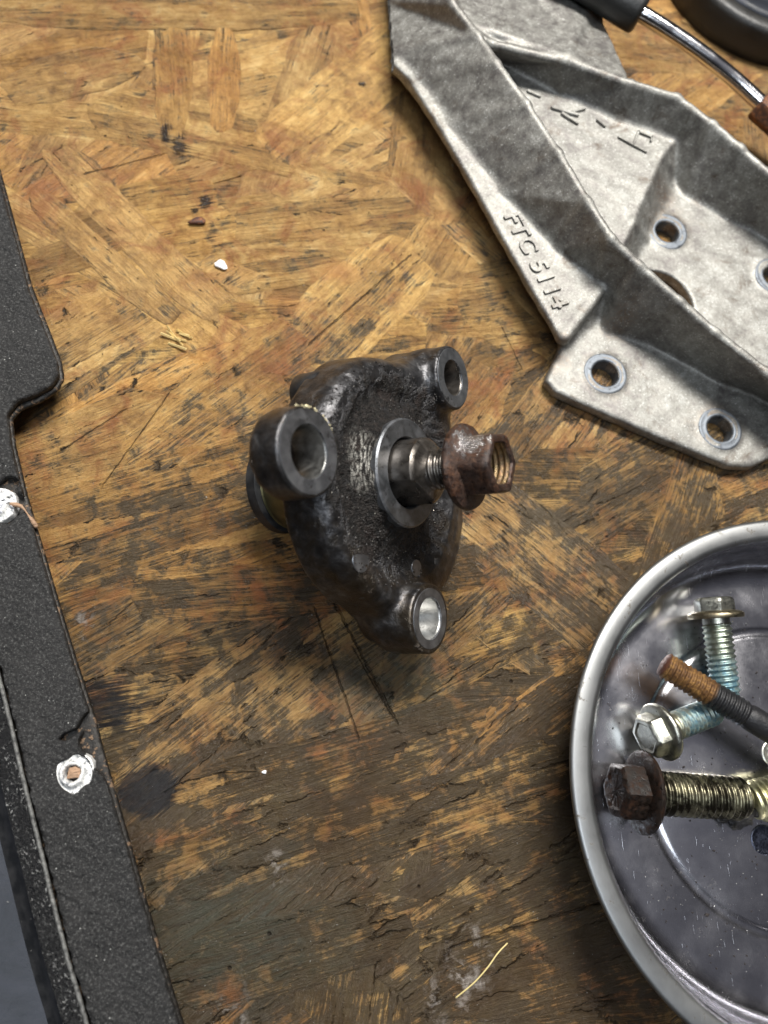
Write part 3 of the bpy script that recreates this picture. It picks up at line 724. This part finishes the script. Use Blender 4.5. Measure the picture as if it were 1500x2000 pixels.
    to.matrix_local = Matrix.Translation(Vector(p0-off)) @ Matrix((( *( (dx[i]*sc, up[i]*1.02, (0, 0, 1)[i]) ), 0) for i in range(3))).to_4x4() if False else \
        Matrix([[dx[0]*sc, up[0]*1.0, 0, p0[0]-off[0]], [dx[1]*sc, up[1]*1.0, 0, p0[1]-off[1]], [0, 0, 1, 1.105], [0, 0, 0, 1]])
    # cast-in marks on the web
    def bar(u0, v0, u1, v1, wd, hh=.07, z=1.12):
        a = P3(u0, v0, z)-off; b_ = P3(u1, v1, z)-off; d = b_-a; L = np.hypot(d[0], d[1]); d = d/L; n_ = np.array([-d[1], d[0], 0]); V = []; Fc = []
        k = 10; ring = []
        for s_ in range(k+1):
            t = -math.pi/2+math.pi*s_/k; ring.append((b_, t))
        for s_ in range(k+1):
            t = math.pi/2+math.pi*s_/k; ring.append((a, t))
        for lev, sh in ((z-.05, 1.0), (z+hh*.6, .95), (z+hh, .62)):
            for c_, t in ring:
                q = c_+d*math.cos(t)*wd/2*sh+n_*math.sin(t)*wd/2*sh; V.append((q[0], q[1], lev))
        N = len(ring)
        for l_ in range(2):
            for i in range(N): q = (i+1) % N; Fc.append((l_*N+i, l_*N+q, (l_+1)*N+q, (l_+1)*N+i))
        Fc.append(tuple(range(2*N, 3*N)))
        return mesh('casting_mark', V, Fc, ALLOY, root, True, 40)
    bar(1031, 180, 1053, 190, .10); bar(1079, 212, 1126, 226, .13); bar(1098, 224, 1126, 242, .11); bar(1118, 220, 1140, 214, .11)
    bar(1166, 236, 1180, 248, .09); bar(1208, 270, 1260, 298, .09); bar(1236, 284, 1246, 259, .08); bar(1246, 259, 1272, 270, .09); bar(1273, 270, 1270, 277, .07)
build_bracket()

# ================================================================ PARTS TRAY
def tray_steel():
    m = Mt('scratched_stainless', 1., .25); p = m.obj; x = m.xyz(p)
    rad = m.vmath('LENGTH', m.map(p, (1, 1, 0)))
    n = m.noise(p, 1.2, 5, .6); n2 = m.noise(p, 18, 4, .7)
    cmb = m.n('CombineXYZ'); m.put(cmb.inputs[0], m.mul(rad, 1.)); 
    brushed = m.noise(m.map(p, (8, 1.2, 1), (0, 0, R(14))), 9, 4, .7)
    scr = m.rng(m.noise(m.map(p, (28, .55, 1), (0, 0, R(-12))), 2.2, 3, .6), .70, .74)
    scr2 = m.rng(m.noise(m.map(p, (26, .6, 1), (0, 0, R(63)), (4, 4, 0)), 2.4, 3, .6), .72, .76)
    sc = m.math('MAXIMUM', scr, scr2)
    col = m.mix(m.rng(n, .35, .7), (.55, .55, .59), (.66, .655, .69))
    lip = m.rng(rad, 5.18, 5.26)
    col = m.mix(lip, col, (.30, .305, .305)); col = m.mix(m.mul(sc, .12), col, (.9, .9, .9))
    dirt = m.rng(m.add(m.noise(m.map(p, loc=(2, 9, 0)), 2.6, 6, .75, .4), m.mul(lip, .05)), .63, .70)
    col = m.mix(m.mul(dirt, .7), col, (.10, .08, .055))
    rough = m.add(m.mul(brushed, .14), m.rng(n, .35, .7, .10, .20)); rough = m.add(rough, m.mul(lip, .24)); rough = m.add(rough, m.mul(sc, .10))
    rough = m.add(rough, m.mul(dirt, .2))
    return m.out(col, rough, 1., m.bump(m.add(m.mul(brushed, .3), m.add(m.mul(sc, .15), m.mul(n2, .15))), .006, .6))
TRAY = tray_steel()
TC = (8.98, -6.48); FLOOR = .34
tray = empty('parts_tray', (TC[0], TC[1], 0), 'round shiny steel parts tray holding bolts, lower right', 'tray')
gr = None
pg = at(1330, 1700, FLOOR); grad = math.hypot(pg[0]-TC[0], pg[1]-TC[1])
prof = [(5.60, 1.86), (5.66, 1.90), (5.69, 1.96), (5.67, 2.01), (5.60, 2.03), (5.34, 2.02), (5.25, 1.99), (5.19, 1.90), (5.15, 1.70), (5.10, 1.2), (5.04, .80), (4.95, .58), (4.80, .42), (4.62, .355), (4.50, FLOOR), (4.42, FLOOR),
        (grad+.16, FLOOR), (grad+.09, FLOOR-.012), (grad, FLOOR-.075), (grad-.09, FLOOR-.012), (grad-.16, FLOOR), (1.5, FLOOR), (.001, FLOOR)]
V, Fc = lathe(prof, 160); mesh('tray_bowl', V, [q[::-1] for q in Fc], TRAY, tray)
V, Fc = lathe([(5.60, 1.86), (5.30, 1.84), (5.22, 1.70), (5.16, 1.2), (5.10, .78), (4.98, .5), (4.6, .25), (3.6, .22), (3.6, 0.0), (.1, 0.0)], 120)
mesh('tray_underside', V, Fc, TRAY, tray)
def dimple(u, v, r, mat):
    p = at(u, v, FLOOR); V, Fc = lathe([(.001, .02), (r*.5, .016), (r*.85, .006), (r, .02), (r+.02, -.02)], 40)
    o = mesh('rivet', V, Fc, mat, tray); o.location = (p[0]-TC[0], p[1]-TC[1], FLOOR)
DARKST = zinc('dark_rivet_steel', (.10, .11, .15), dirt=.8, rough=.18)
dimple(1492, 1640, .31, DARKST); dimple(1512, 1472, .30, zinc('pale_rivet_steel', (.75, .75, .68), dirt=.9))

# ================================================================ BOLTS
def fastener(name, p0, p1, parts, label, cat, group=None, xh=(0, 0, 1)):
    """local z runs from the head end p0 towards the tip p1"""
    root = bpy.data.objects.new(name, None); link(root)
    z = Vector(p1)-Vector(p0); root.matrix_world = frame_mat(p0, z, xh)
    tag(root, label, cat, group)
    for nm, (V, Fc), mat, ang in parts:
        mesh(nm, V, Fc, mat, root, True, ang)
    return root
def head_mesh(ac, ht, rot, jit=0., recess=.0, seed=2):
    s_ = [(.001, -ht+recess), (ac*.62, -ht+recess), (ac*.72, -ht), (ac*.86, -ht+.01), (ac*.97, -ht+.06), (ac, -ht+.12), (ac, .02)]
    V, Fc = hexprof(s_, 6, rot, jit, seed); return V, [q for q in Fc]
def flange_mesh(r, t, r2=.3): return lathe([(r2, -.10), (r*.80, -.075), (r*.95, -.04), (r, .0), (r, t*.6), (r*.97, t), (.1, t)], 56)
ZIN = zinc('bolt_zinc_steel', (.62, .62, .54), dirt=.60); ZDIRT = zinc('dirty_flange_steel', (.42, .36, .24), dirt=.50, rough=.3)
ZT1 = zinc('teal_thread_steel', (.58, .64, .54), blue=(.9, 2), dirt=.62)
ZT2 = zinc('blue_locked_thread', (.66, .64, .48), blue=(.36, 2), dirt=.66)
ZT3 = zinc('greasy_yellow_thread', (.30, .28, .19), dirt=.39)
ZT4 = zinc('yellow_zinc_thread', (.80, .76, .46), dirt=.64)
RB = rusty('brown_rusted_head', .72, 5., .20, (.008, .006, .0045), (.08, .06, .05), .10, None, .32); 
def bolt(name, a, b_, rt, fl, ac, ht, mh, mf, mt, label, rot=0, pitch=.125, jit=0., recess=.03, group='bolts lying in the parts tray', plain=0.):
    a = at(*a); b_ = at(*b_); L = float(np.linalg.norm(b_-a))
    parts = [('head', head_mesh(ac, ht, rot, jit, recess), mh, 32), ('flange', flange_mesh(fl, .09), mf, 40),
             ('threaded_shank', thread(rt, .06+plain, L, pitch, rt*.15, 44, 0.0), mt, None)]
    if plain: parts.append(('plain_neck', lathe([(rt*.9, .05), (rt*.9, .1+plain)], 32), mh, None))
    return fastener(name, tuple(a), tuple(b_), parts, label, 'bolt', group)
# standing-ish bolt with head towards the tray's far wall
bolt('flange_bolt', (1397, 1200, 1.02), (1418, 1362, .80), .335, .62, .46, .40, ZIN, ZDIRT, ZT1,
     'silver flange bolt in the tray passing under the black stud', rot=R(12), plain=.12)
bolt('flange_bolt', (1288, 1430, .98), (1398, 1387, .74), .325, .64, .50, .40, ZIN, ZIN, ZT2,
     'silver flange bolt with blue thread lock, below the rusty tipped stud', rot=R(20), plain=.05)
bolt('flange_bolt', (1252, 1547, 1.02), (1452, 1560, .82), .47, .86, .62, .62, RB, RB, ZT3,
     'large brown rusted flange bolt, its head against the left wall of the tray', rot=R(4), pitch=.15, jit=.012)
bolt('flange_bolt', (1640, 1528, .95), (1468, 1566, .74), .46, .8, .6, .5, ZIN, ZIN, ZT4,
     'bright yellowish zinc bolt in the tray touching the greasy tip of the rusted bolt', rot=0, pitch=.14)
# stud lying across
m = Mt('stud_rust_to_black', .5, .45); z_ = m.xyz(m.obj)[2]; n = m.noise(m.obj, 4, 5, .65); n2 = m.noise(m.obj, 18, 4, .7)
k = m.rng(m.add(z_, m.mul(m.math('SUBTRACT', n, .5), .25)), 1.22, 1.12)
rc = m.ramp(m.add(m.mul(n, .5), m.mul(n2, .5)), [(.36, (.04, .018, .010)), (.50, (.14, .068, .022)), (.64, (.36, .20, .06))])
tip = m.rng(z_, .05, .0); rc = m.mix(tip, rc, (.10, .035, .02))
STUD = m.out(m.mix(k, (.022, .022, .024), rc), m.mix(k, (.38, .38, .38), m.ramp(n2, [(.3, .4), (.7, .8)])), .35, m.bump(n2, .02, .8))
a = at(1296, 1298, 1.30); b_ = at(1590, 1478, 1.5); d_ = (b_-a)
fastener('threaded_stud', tuple(b_), tuple(a), [], None, None) if False else None
root = bpy.data.objects.new('threaded_stud', None); link(root); root.matrix_world = frame_mat(tuple(a), Vector(d_), (0, 0, 1))
tag(root, 'black stud with an orange rusty threaded tip lying across the tray', 'stud')
V, Fc = thread(.30, 0, 2.05, .118, .045, 44, .002, 3, taper=.06)
V = [(x, y, z) for x, y, z in V]; o = mesh('threaded_end', V, Fc, STUD, root)
V, Fc = lathe([(.001, -.035), (.16, -.03), (.235, 0), (.25, .02)], 36); mesh('stud_tip', V, [q[::-1] for q in Fc], STUD, root)
V, Fc = lathe([(.24, 2.0), (.285, 2.10), (.29, 2.2), (.29, 5.2)], 40); mesh('plain_shank', V, Fc, STUD, root)
# clump of grease between the two thread tips
gm = Mt('black_grease', .0, .22); nn_ = gm.noise(gm.obj, 9, 5, .7); gm.out((.008, .007, .006), None, None, gm.bump(nn_, .08, 1))
X, Y, Z = grid((-.7, -.7, -.5), (.7, .7, .5), .03)
F = np.sqrt((X/1.1)**2+(Y/1.0)**2+(Z/.9)**2)-.26
rs = np.random.RandomState(4)
for i in range(14):
    c = rs.uniform(-.32, .32, 3)*(1, 1, .6); F = smin(F, np.sqrt((X-c[0])**2+(Y-c[1])**2+(Z-c[2])**2)-rs.uniform(.05, .13), .06)
V, Fc = nets(F, (-.7, -.7, -.5), .03); pz = at(1444, 1590, .62)
o = mesh('grease_clump', V, Fc, gm.m); o.location = pz; tag(o, 'glossy black lump of grease under the tips of two bolts in the tray', 'grease')

# ================================================================ FOAM-FACED COVER (left edge)
def foam():
    m = Mt('black_open_foam', 0, .75); p = m.obj
    n = m.noise(p, 1., 5, .6); n2 = m.noise(p, 16, 4, .7); n3 = m.noise(p, 38, 3, .75)
    col = m.mix(m.rng(m.add(m.mul(n3, .6), m.mul(n2, .4)), .42, .68), (.004, .004, .0045), (.020, .0195, .0195))
    col = m.mix(m.rng(n, .4, .65, 0, .35), col, (.026, .025, .025))
    vg = m.noise(p, 19, 3, .8); col = m.mix(m.rng(vg, .52, .66), col, (.075, .075, .073)); vh = m.vor(p, 12)
    gl = m.rng(m.vor(p, 8), .14, .06); gl = m.mul(gl, m.rng(m.noise(p, 7, 2), .54, .60)); col = m.mix(gl, col, (.40, .40, .38))
    return m.out(col, m.ramp(n2, [(.4, .5), (.6, .85)]), 0., m.bump(m.add(m.mul(vh, .8), m.mul(n3, .8)), .028, 1.))
FOAM = foam()
def plate_mat():
    m = Mt('chipped_black_plate', .4, .4); p = m.obj; n2 = m.noise(p, 7, 6, .7)
    ch = m.rng(n2, .56, .62)
    col = m.mix(ch, (.02, .018, .016), (.20, .13, .08))
    return m.out(col, m.ramp(n2, [(.4, .32), (.6, .6)]), .5, m.bump(n2, .03, .8))
PLATE = plate_mat()
cover = empty('foam_faced_cover', tuple(at(60, 1200, 0)), 'black foam faced metal cover along the left edge of the bench', 'cover')
co = np.array(cover.location)
ZP = .80; ZF = 1.05
edge = [(-90, 60), (-30, 230), (0, 330), (30, 438), (62, 556), (100, 652), (120, 705), (125, 738), (112, 762), (78, 784), (40, 800), (24, 818), (30, 868), (52, 962), (78, 1050), (112, 1165), (150, 1290), (186, 1400), (200, 1458), (218, 1520), (262, 1672), (312, 1850), (362, 2010), (395, 2110)]
far = [(-90, 2110), (-420, 2110), (-420, 60)]
def extr(pix, z0, z1, k, h, lo2=None, mod=None):
    P = [at(u, v, z1) for u, v in pix]; A = np.array(P)
    lo = (max(A[:, 0].min()-.3, -15.5), max(A[:, 1].min()-.3, -13.5), z0-.2); hi = (A[:, 0].max()+.3, min(A[:, 1].max()+.3, 17), z1+.25)
    X, Y, Z = grid(lo, hi, h)
    d = poly2d(X[:, :, 0], Y[:, :, 0], P)[:, :, None]
    F = smax(d, np.abs(Z-(z0+z1)/2)-(z1-z0)/2, k)
    if mod: F = mod(F, X, Y, Z)
    return nets(F, lo, h)
beadline = [(-60, 1130), (-20, 1262), (0, 1330), (22, 1420), (40, 1500), (62, 1590), (84, 1680), (108, 1780), (134, 1880), (158, 1960), (190, 2080)]
V, Fc = extr(edge+[(200, 2110)]+beadline[::-1]+[(-420, 1130), (-420, 60)], ZP-.14, ZP, .05, .06); mesh('steel_plate', V-co, Fc, PLATE, cover)
fe = [(u-9, v-2) for u, v in edge]
fe = [(-90, 60), (-36, 232), (-7, 332), (22, 440), (54, 560), (92, 656), (110, 706), (113, 730), (100, 750), (70, 768), (32, 782), (12, 806), (20, 868), (43, 964), (69, 1052), (103, 1168), (141, 1293), (176, 1402), (150, 1450), (176, 1492), (205, 1524), (252, 1674), (302, 1852), (352, 2012), (385, 2110)]
rs = np.random.RandomState(8)
def fmod(F, X, Y, Z):
    N = .018*(np.sin(X*9+np.sin(Y*7)*2)*np.sin(Y*8+np.sin(X*5)))+.010*np.sin(X*23+Y*5)*np.sin(Y*27)
    F = F+N*np.clip((Z-ZP)*5, 0, 1)
    # tear running in from the edge, and the gap round the grommets
    for (u0, v0, u1, v1, wd) in ((182, 1392, 150, 1428, .10), (150, 1428, 90, 1455, .045), (25, 940, -30, 950, .12), (40, 985, -20, 1010, .16)):
        a = at(u0, v0, ZF); b_ = at(u1, v1, ZF); e_ = (b_-a)[:2]; wx_ = X-a[0]; wy_ = Y-a[1]
        t = np.clip((wx_*e_[0]+wy_*e_[1])/(e_@e_), 0, 1); d = np.hypot(wx_-e_[0]*t, wy_-e_[1]*t)+.05*np.sin(X*11)*np.sin(Y*9)
        F = smax(F, wd*(1-.6*t)-d, .04)
    for (u, v, rr) in ((142, 1512, .34), (4, 985, .42)):
        a = at(u, v, ZF); F = smax(F, rr-np.hypot(X-a[0], Y-a[1])-.03*np.sin(X*14+Y*9), .05)
    return F
V, Fc = extr(fe+[(200, 2110)]+[(u+6, v) for u, v in beadline[::-1]]+[(-420, 1130), (-420, 60)], ZP, ZF, .07, .05, None, fmod)
mesh('foam_facing', V-co, Fc, FOAM, cover)
# grommet ring + plug
m = Mt('white_sealant', .2, .35); n = m.noise(m.obj, 9, 5, .7)
SEAL = m.out(m.mix(m.rng(n, .36, .52), (.20, .21, .23), (.82, .82, .80)), m.ramp(n, [(.3, .2), (.7, .5)]), None, m.bump(n, .05, .9))
m = Mt('torn_tan_wood', 0, .7); n = m.noise(m.map(m.obj, (3, 14, 3)), 2, 4); TAN = m.out(m.mix(n, (.20, .10, .05), (.62, .42, .28)), None, None, m.bump(n, .05, 1))
for (u, v, s_, nm) in ((141, 1510, 1., 'grommet'), (-8, 984, 1.0, 'grommet')):
    p = at(u, v, ZF)-co
    rs2 = random.Random(3)
    V, Fc = lathe([(.15*s_, -.22), (.16*s_, .0), (.19*s_, .045), (.24*s_, .03), (.26*s_, -.07), (.34*s_, -.10), (.385*s_, -.03), (.40*s_, -.10), (.42*s_, -.22)], 48)
    V = [(x*(1+.03*math.sin(5*math.atan2(y, x)+z*9))+rs2.uniform(-.008, .008), y*(1+.05*math.sin(3*math.atan2(y, x)))+rs2.uniform(-.008, .008), z+rs2.uniform(-.008, .008)) for x, y, z in V]
    g = mesh(nm, V, Fc, SEAL, cover); g.location = (p[0], p[1], ZF)
    if u > 100:
        V, Fc = [(-.12, -.10, 0), (.13, -.09, .01), (.14, .08, .03), (.02, .14, .0), (-.10, .10, -.02), (-.02, 0, .06), (.07, .03, .07)], [(0, 1, 5), (1, 6, 5), (1, 2, 6), (2, 3, 6), (3, 5, 6), (3, 4, 5), (4, 0, 5)]
        q = mesh('plug', V, Fc, TAN, g, False); q.location = (.01, 0, -.06)
rr = random.Random(31); V = []; Fc = []
for i in range(16):
    p = at(rr.uniform(-14, 22), 978+rr.uniform(-18, 20), ZF+.04)-co; s_ = rr.uniform(.04, .12); k = len(V); a_ = rr.uniform(0, 6)
    for q in range(5):
        t = a_+q*1.257; V.append((p[0]+s_*math.cos(t)*rr.uniform(.5, 1.5), p[1]+s_*math.sin(t)*rr.uniform(.4, 1.), p[2]+rr.uniform(-.05, .05)))
    V.append((p[0], p[1], p[2]+.05)); V.append((p[0], p[1], p[2]-.08))
    for q in range(5): Fc += [(k+q, k+(q+1) % 5, k+5), (k+(q+1) % 5, k+q, k+6)]
mesh('torn_sealant', V, Fc, Mt('torn_white_sealant', 0, .4, (.82, .83, .86)).m, cover, False)
pth = catmull([at(u, v, z)-co for u, v, z in ((20, 984, ZF), (42, 990, ZF+.02), (58, 1010, ZF-.02), (72, 1030, ZF-.15))], 6)
V, Fc = tube(pth, [.035+.02*math.sin(i*.5) for i in range(len(pth))], 8); mesh('torn_strand', V, Fc, TAN, cover)
# chipped bright spot on the edge of the plate, beside the tear
def strip(pix_a, pix_b, mat, name, parent, n=1):
    A = [at(*q)-co for q in pix_a]; B = [at(*q)-co for q in pix_b]
    V = []; Fc = []; m_ = n
    for a, b_ in zip(A, B):
        for i in range(m_+1): V.append(a+(b_-a)*i/m_)
    for j in range(len(A)-1):
        for i in range(m_): k = j*(m_+1)+i; Fc.append((k, k+1, k+m_+2, k+m_+1))
    return V, Fc
# moulded side: bead, glossy slope, and smooth sunken panel
def loft(rows, mat, name, noise_=0.):
    rows = [catmull([at(*q)-co for q in r_], 6) for r_ in rows]
    V = []; Fc = []; n = len(rows[0]); rr = random.Random(1)
    for r_ in rows:
        for p in r_: V.append((p[0]+rr.uniform(-1, 1)*noise_, p[1]+rr.uniform(-1, 1)*noise_, p[2]+rr.uniform(-1, 1)*noise_))
    for j in range(len(rows)-1):
        for i in range(n-1): a = j*n+i; Fc.append((a, a+1, a+n+1, a+n))
    return mesh(name, V, Fc, mat, cover)
def sparkle():
    m = Mt('glossy_speckled_black', 0, .25); p = m.obj; n2 = m.noise(p, 12, 5, .75); n3 = m.noise(p, 30, 3, .7)
    n3 = m.noise(p, 15, 4, .8); g = m.rng(n3, .58, .63); g = m.mul(g, m.rng(m.noise(p, 1.6, 3), .38, .55))
    col = m.mix(g, (.010, .010, .011), (.55, .55, .53))
    return m.out(col, m.ramp(n2, [(.35, .18), (.65, .5)]), 0., m.bump(m.add(n2, n3), .07, 1.))
SPK = sparkle()
m = Mt('blue_black_plastic', 0, .35); n = m.noise(m.obj, .8, 5, .6, .6)
BLUEB = m.out(m.mix(m.rng(n, .35, .7), (.010, .012, .017), (.040, .045, .060)), m.ramp(n, [(.3, .30), (.7, .55)]), None, m.bump(m.noise(m.obj, 5, 5, .7), .02, .7), Specular_IOR_Level=.28)
m = Mt('grey_bead_edge', .1, .5); n = m.noise(m.obj, 9, 5, .7)
BEAD = m.out(m.mix(m.rng(n, .35, .65), (.03, .03, .029), (.20, .20, .19)), None, None, m.bump(n, .03, .8))
bl = [(u, v, ZF) for u, v in beadline]
V, Fc = tube(catmull([at(u, v, ZF+.02)-co for u, v in beadline], 6), .042, 10); mesh('edge_bead', V, Fc, BEAD, cover)
sh = lambda du, dv, z: [(u+du, v+dv, z) for u, v in beadline]
loft([sh(0, 0, ZF+.03), sh(-10, 4, ZF-.02), sh(-26, 10, ZF-.16), sh(-42, 16, ZF-.28)], SPK, 'speckled_slope')
loft([sh(-38, 14, ZF-.25), sh(-46, 18, ZF-.44), sh(-58, 22, ZF-.68), sh(-70, 26, ZF-.74)], BLACKP, 'dark_step')  # dark step down from the slope to the panel
loft([sh(-66, 25, ZF-.735), sh(-110, 42, ZF-.68), sh(-230, 70, ZF-.5), sh(-420, 110, ZF-.3)], BLUEB, 'sunken_panel')

# ================================================================ TOOL AND CAP (top right)
m = Mt('black_rubber_grip', 0, .45); RUB = m.out((.022, .023, .023), None, None, m.bump(m.noise(m.obj, 12, 4), .015, .6))
m = Mt('brown_black_rubber', 0, .5); n = m.noise(m.obj, .9, 5, .6)
CAPM = m.out(m.mix(m.rng(n, .35, .65), (.012, .012, .0115), (.026, .025, .023)), m.ramp(n, [(.3, .36), (.7, .6)]), None, m.bump(m.noise(m.obj, 10, 4), .02, .6))
m = Mt('bright_chrome', 1, .12, (.80, .80, .82)); CHR = m.out(None, m.ramp(m.noise(m.obj, 3, 4), [(.35, .10), (.7, .22)]), None, m.bump(m.noise(m.obj, 25, 3), .004, .5))
tool = empty('hooked_tool', tuple(at(1380, 100, 0)), 'hand tool with black grip and bent chrome rod, top right above the bracket', 'tool')
to_ = np.array(tool.location)
path = catmull([at(u, v, z)-to_ for u, v, z in ((1190, -12, 2.0), (1258, 30, 1.9), (1318, 68, 1.77), (1382, 113, 1.6), (1440, 160, 1.4), (1492, 208, 1.25))], 8)
V, Fc = tube(path, .225, 28); mesh('rod', V, Fc, CHR, tool)
a = at(1253, 26, 1.95)-to_; b_ = at(1120, -52, 2.05)-to_
g = bpy.data.objects.new('grip', None)
V, Fc = lathe([(.20, -.02), (.46, -.02), (.545, .03), (.575, .12), (.57, .6), (.54, 1.4), (.55, 3.2)], 48)
o = mesh('grip', V, [q[::-1] for q in Fc], RUB, tool); o.matrix_local = frame_mat(tuple(a), Vector(b_-a))
o.scale = (1, 1, 1)
a = at(1480, 204, 1.25)-to_; b_ = at(1560, 275, 1.05)-to_
V, Fc = hexprof([(.001, 0), (.36, 0), (.42, .05), (.43, .12), (.43, 1.6)], 6, 0, .004, 3)
o = mesh('tip', V, [q[::-1] for q in Fc], rusty('brown_rust_tip', .72, 9., .5, (.05, .022, .018), (.2, .16, .14)), tool, True, 35); o.matrix_local = frame_mat(tuple(a), Vector(b_-a))
c_ = at(1496, -34, 0)
V, Fc = lathe([(3.75, 0), (3.8, .05), (3.78, .5), (3.72, 1.25), (3.66, 1.42), (3.54, 1.50), (3.3, 1.50), (3.16, 1.42), (3.1, 1.30), (2.96, 1.26), (.01, 1.30)], 128)
cap = empty('round_cap', tuple(c_), 'large round black rubber cap with raised rim, cut off at the top right corner', 'cap')
k_ = 7
mesh('cap_rim', [(x, y, z*.72) for x, y, z in V], Fc, CAPM, cap)
V, Fc = lathe([(2.98, 1.28), (2.94, 1.36), (2.76, 1.38), (.01, 1.40)], 96); mesh('cap_top', [(x, y, z*.72) for x, y, z in V], Fc, BLUEB, cap)

# ================================================================ LITTLE DEBRIS ON THE BENCH
def pebble(name, u, v, sx_, sy_, sz, rot, mat, label, cat, z=None, seed=0, flat=False):
    rr = random.Random(seed); V = []; n, m_ = 12, 7
    for j in range(m_+1):
        t = math.pi*j/m_
        for i in range(n):
            s_ = 2*math.pi*i/n; k = 1+.16*math.sin(3*s_+seed)*math.sin(t)+rr.uniform(-.08, .08)
            V.append((sx_*math.sin(t)*math.cos(s_)*k, sy_*math.sin(t)*math.sin(s_)*k, sz*math.cos(t)))
    Fc = [(j*n+i, (j+1)*n+i, (j+1)*n+(i+1) % n, j*n+(i+1) % n) for j in range(m_) for i in range(n)]
    o = mesh(name, V, Fc, mat, None, True, 40); p = at(u, v, sz*.6); o.location = (p[0], p[1], sz*.8+.01); o.rotation_euler = (0, 0, rot)
    return tag(o, label, cat)
WH = Mt('white_flake', 0, .35, (.85, .86, .88)).m
pebble('paint_chip', 432, 518, .17, .12, .05, R(-35), WH, 'white chip on the bare board, left of centre near the top', 'chip', seed=2)
pebble('rust_crumb', 386, 433, .23, .11, .07, R(10), rusty('crumb_rust', .9, 2., .4, (.06, .03, .03)), 'small purple brown rust crumb above the white chip', 'crumb', seed=4)
pebble('metal_speck', 516, 1508, .055, .04, .03, 0, WH, 'tiny white speck on the dark board below the middle', 'speck', seed=5)
pebble('metal_curl', 676, 1171, .07, .03, .03, R(30), WH, 'tiny white curl beside the lower left edge of the housing', 'speck', seed=6)
GLD = Mt('bright_splinter_wood', 0, .5, (.80, .62, .28)).m
rr = random.Random(9); V = []; Fc = []
for i in range(9):
    p = at(345+rr.uniform(-16, 18), 662+rr.uniform(-12, 16), .05); ang = R(rr.uniform(-60, 0)); l_ = rr.uniform(.12, .3); w_ = rr.uniform(.02, .05)
    d = np.array([math.cos(ang), math.sin(ang), rr.uniform(-.2, .3)])*l_; n_ = np.array([-math.sin(ang), math.cos(ang), 0])*w_; k = len(V)
    V += [p-d-n_, p+d-n_, p+d+n_, p-d+n_, p-d*.9+(0, 0, .04), p+d*.9+(0, 0, .04)]
    Fc += [(k, k+1, k+5, k+4), (k+3, k+4, k+5, k+2), (k, k+4, k+3), (k+1, k+2, k+5)]
o = mesh('splinter_tuft', V, Fc, GLD, None, False); tag(o, 'pale gold tuft of splinters at the end of a broken strand, left', 'splinters')
pts = catmull([at(*q) for q in ((890, 1949, .03), (925, 1920, .10), (952, 1890, .14), (972, 1862, .10), (991, 1842, .03))], 10)
V, Fc = tube(pts, .016, 8); o = mesh('straw_fibre', V, Fc, Mt('straw_yellow', 0, .5, (.66, .54, .24)).m); tag(o, 'thin curved yellow fibre lying near the bottom', 'fibre')
# fine grit scattered about
def grit(name, region, n, z, mat, label, s0, s1, seed, parent=None, test=None):
    rr = random.Random(seed); V = []; Fc = []
    for i in range(n):
        u = rr.uniform(region[0], region[2]); v = rr.uniform(region[1], region[3]); p = at(u, v, z)
        if test and not test(p): continue
        s_ = rr.uniform(s0, s1)*(2.0 if rr.random() < .06 else 1); k = len(V); a = rr.uniform(0, 3)
        for q in ((1, 0, 0), (-1, 0, 0), (0, .6, 0), (0, -.7, 0), (0, 0, .6), (0, 0, -.5)):
            x_ = q[0]*math.cos(a)-q[1]*math.sin(a); y_ = q[0]*math.sin(a)+q[1]*math.cos(a)
            V.append((p[0]+x_*s_*rr.uniform(.6, 1.4), p[1]+y_*s_*rr.uniform(.6, 1.4), p[2]+q[2]*s_+s_*.3))
        for q in ((0, 2, 4), (2, 1, 4), (1, 3, 4), (3, 0, 4), (2, 0, 5), (1, 2, 5), (3, 1, 5), (0, 3, 5)): Fc.append(tuple(k+i_ for i_ in q))
    o = mesh(name, V, Fc, mat, None, False); o['kind'] = 'stuff'; o['label'] = label; return o
DK = Mt('dark_crumb', 0, .6, (.018, .013, .011)).m; PL = Mt('bright_speck', .6, .25, (.8, .8, .76)).m
grit('dark_grit', (0, 0, 1200, 2000), 230, .02, DK, 'fine dark crumbs scattered over the strand board', .008, .028, 21)
grit('glint_grit', (0, 0, 1200, 2000), 420, .02, PL, 'tiny bright metal specks and added glints scattered over the strand board', .006, .016, 22)  # many of these specks stand in for small glints off the board
intray = lambda p: math.hypot(p[0]-TC[0], p[1]-TC[1]) < 4.4
grit('tray_grit', (1100, 1150, 1500, 2000), 420, FLOOR+.005, DK, 'fine black crumbs scattered on the tray floor', .006, .026, 23, None, intray)
grit('tray_glitter', (1100, 1150, 1500, 2000), 260, FLOOR+.005, PL, 'tiny bright specks on the tray floor', .005, .012, 24, None, intray)
grit('foam_grit', (0, 400, 330, 2000), 90, ZF+.01, PL, 'tiny pale specks on the black foam', .006, .018, 25, None,
     lambda p: p[0] < at(np.interp(p[1], [at(362, 2010, ZF)[1], at(24, 818, ZF)[1], at(0, 330, ZF)[1]], [340, 10, -10]), 1000, ZF)[0])
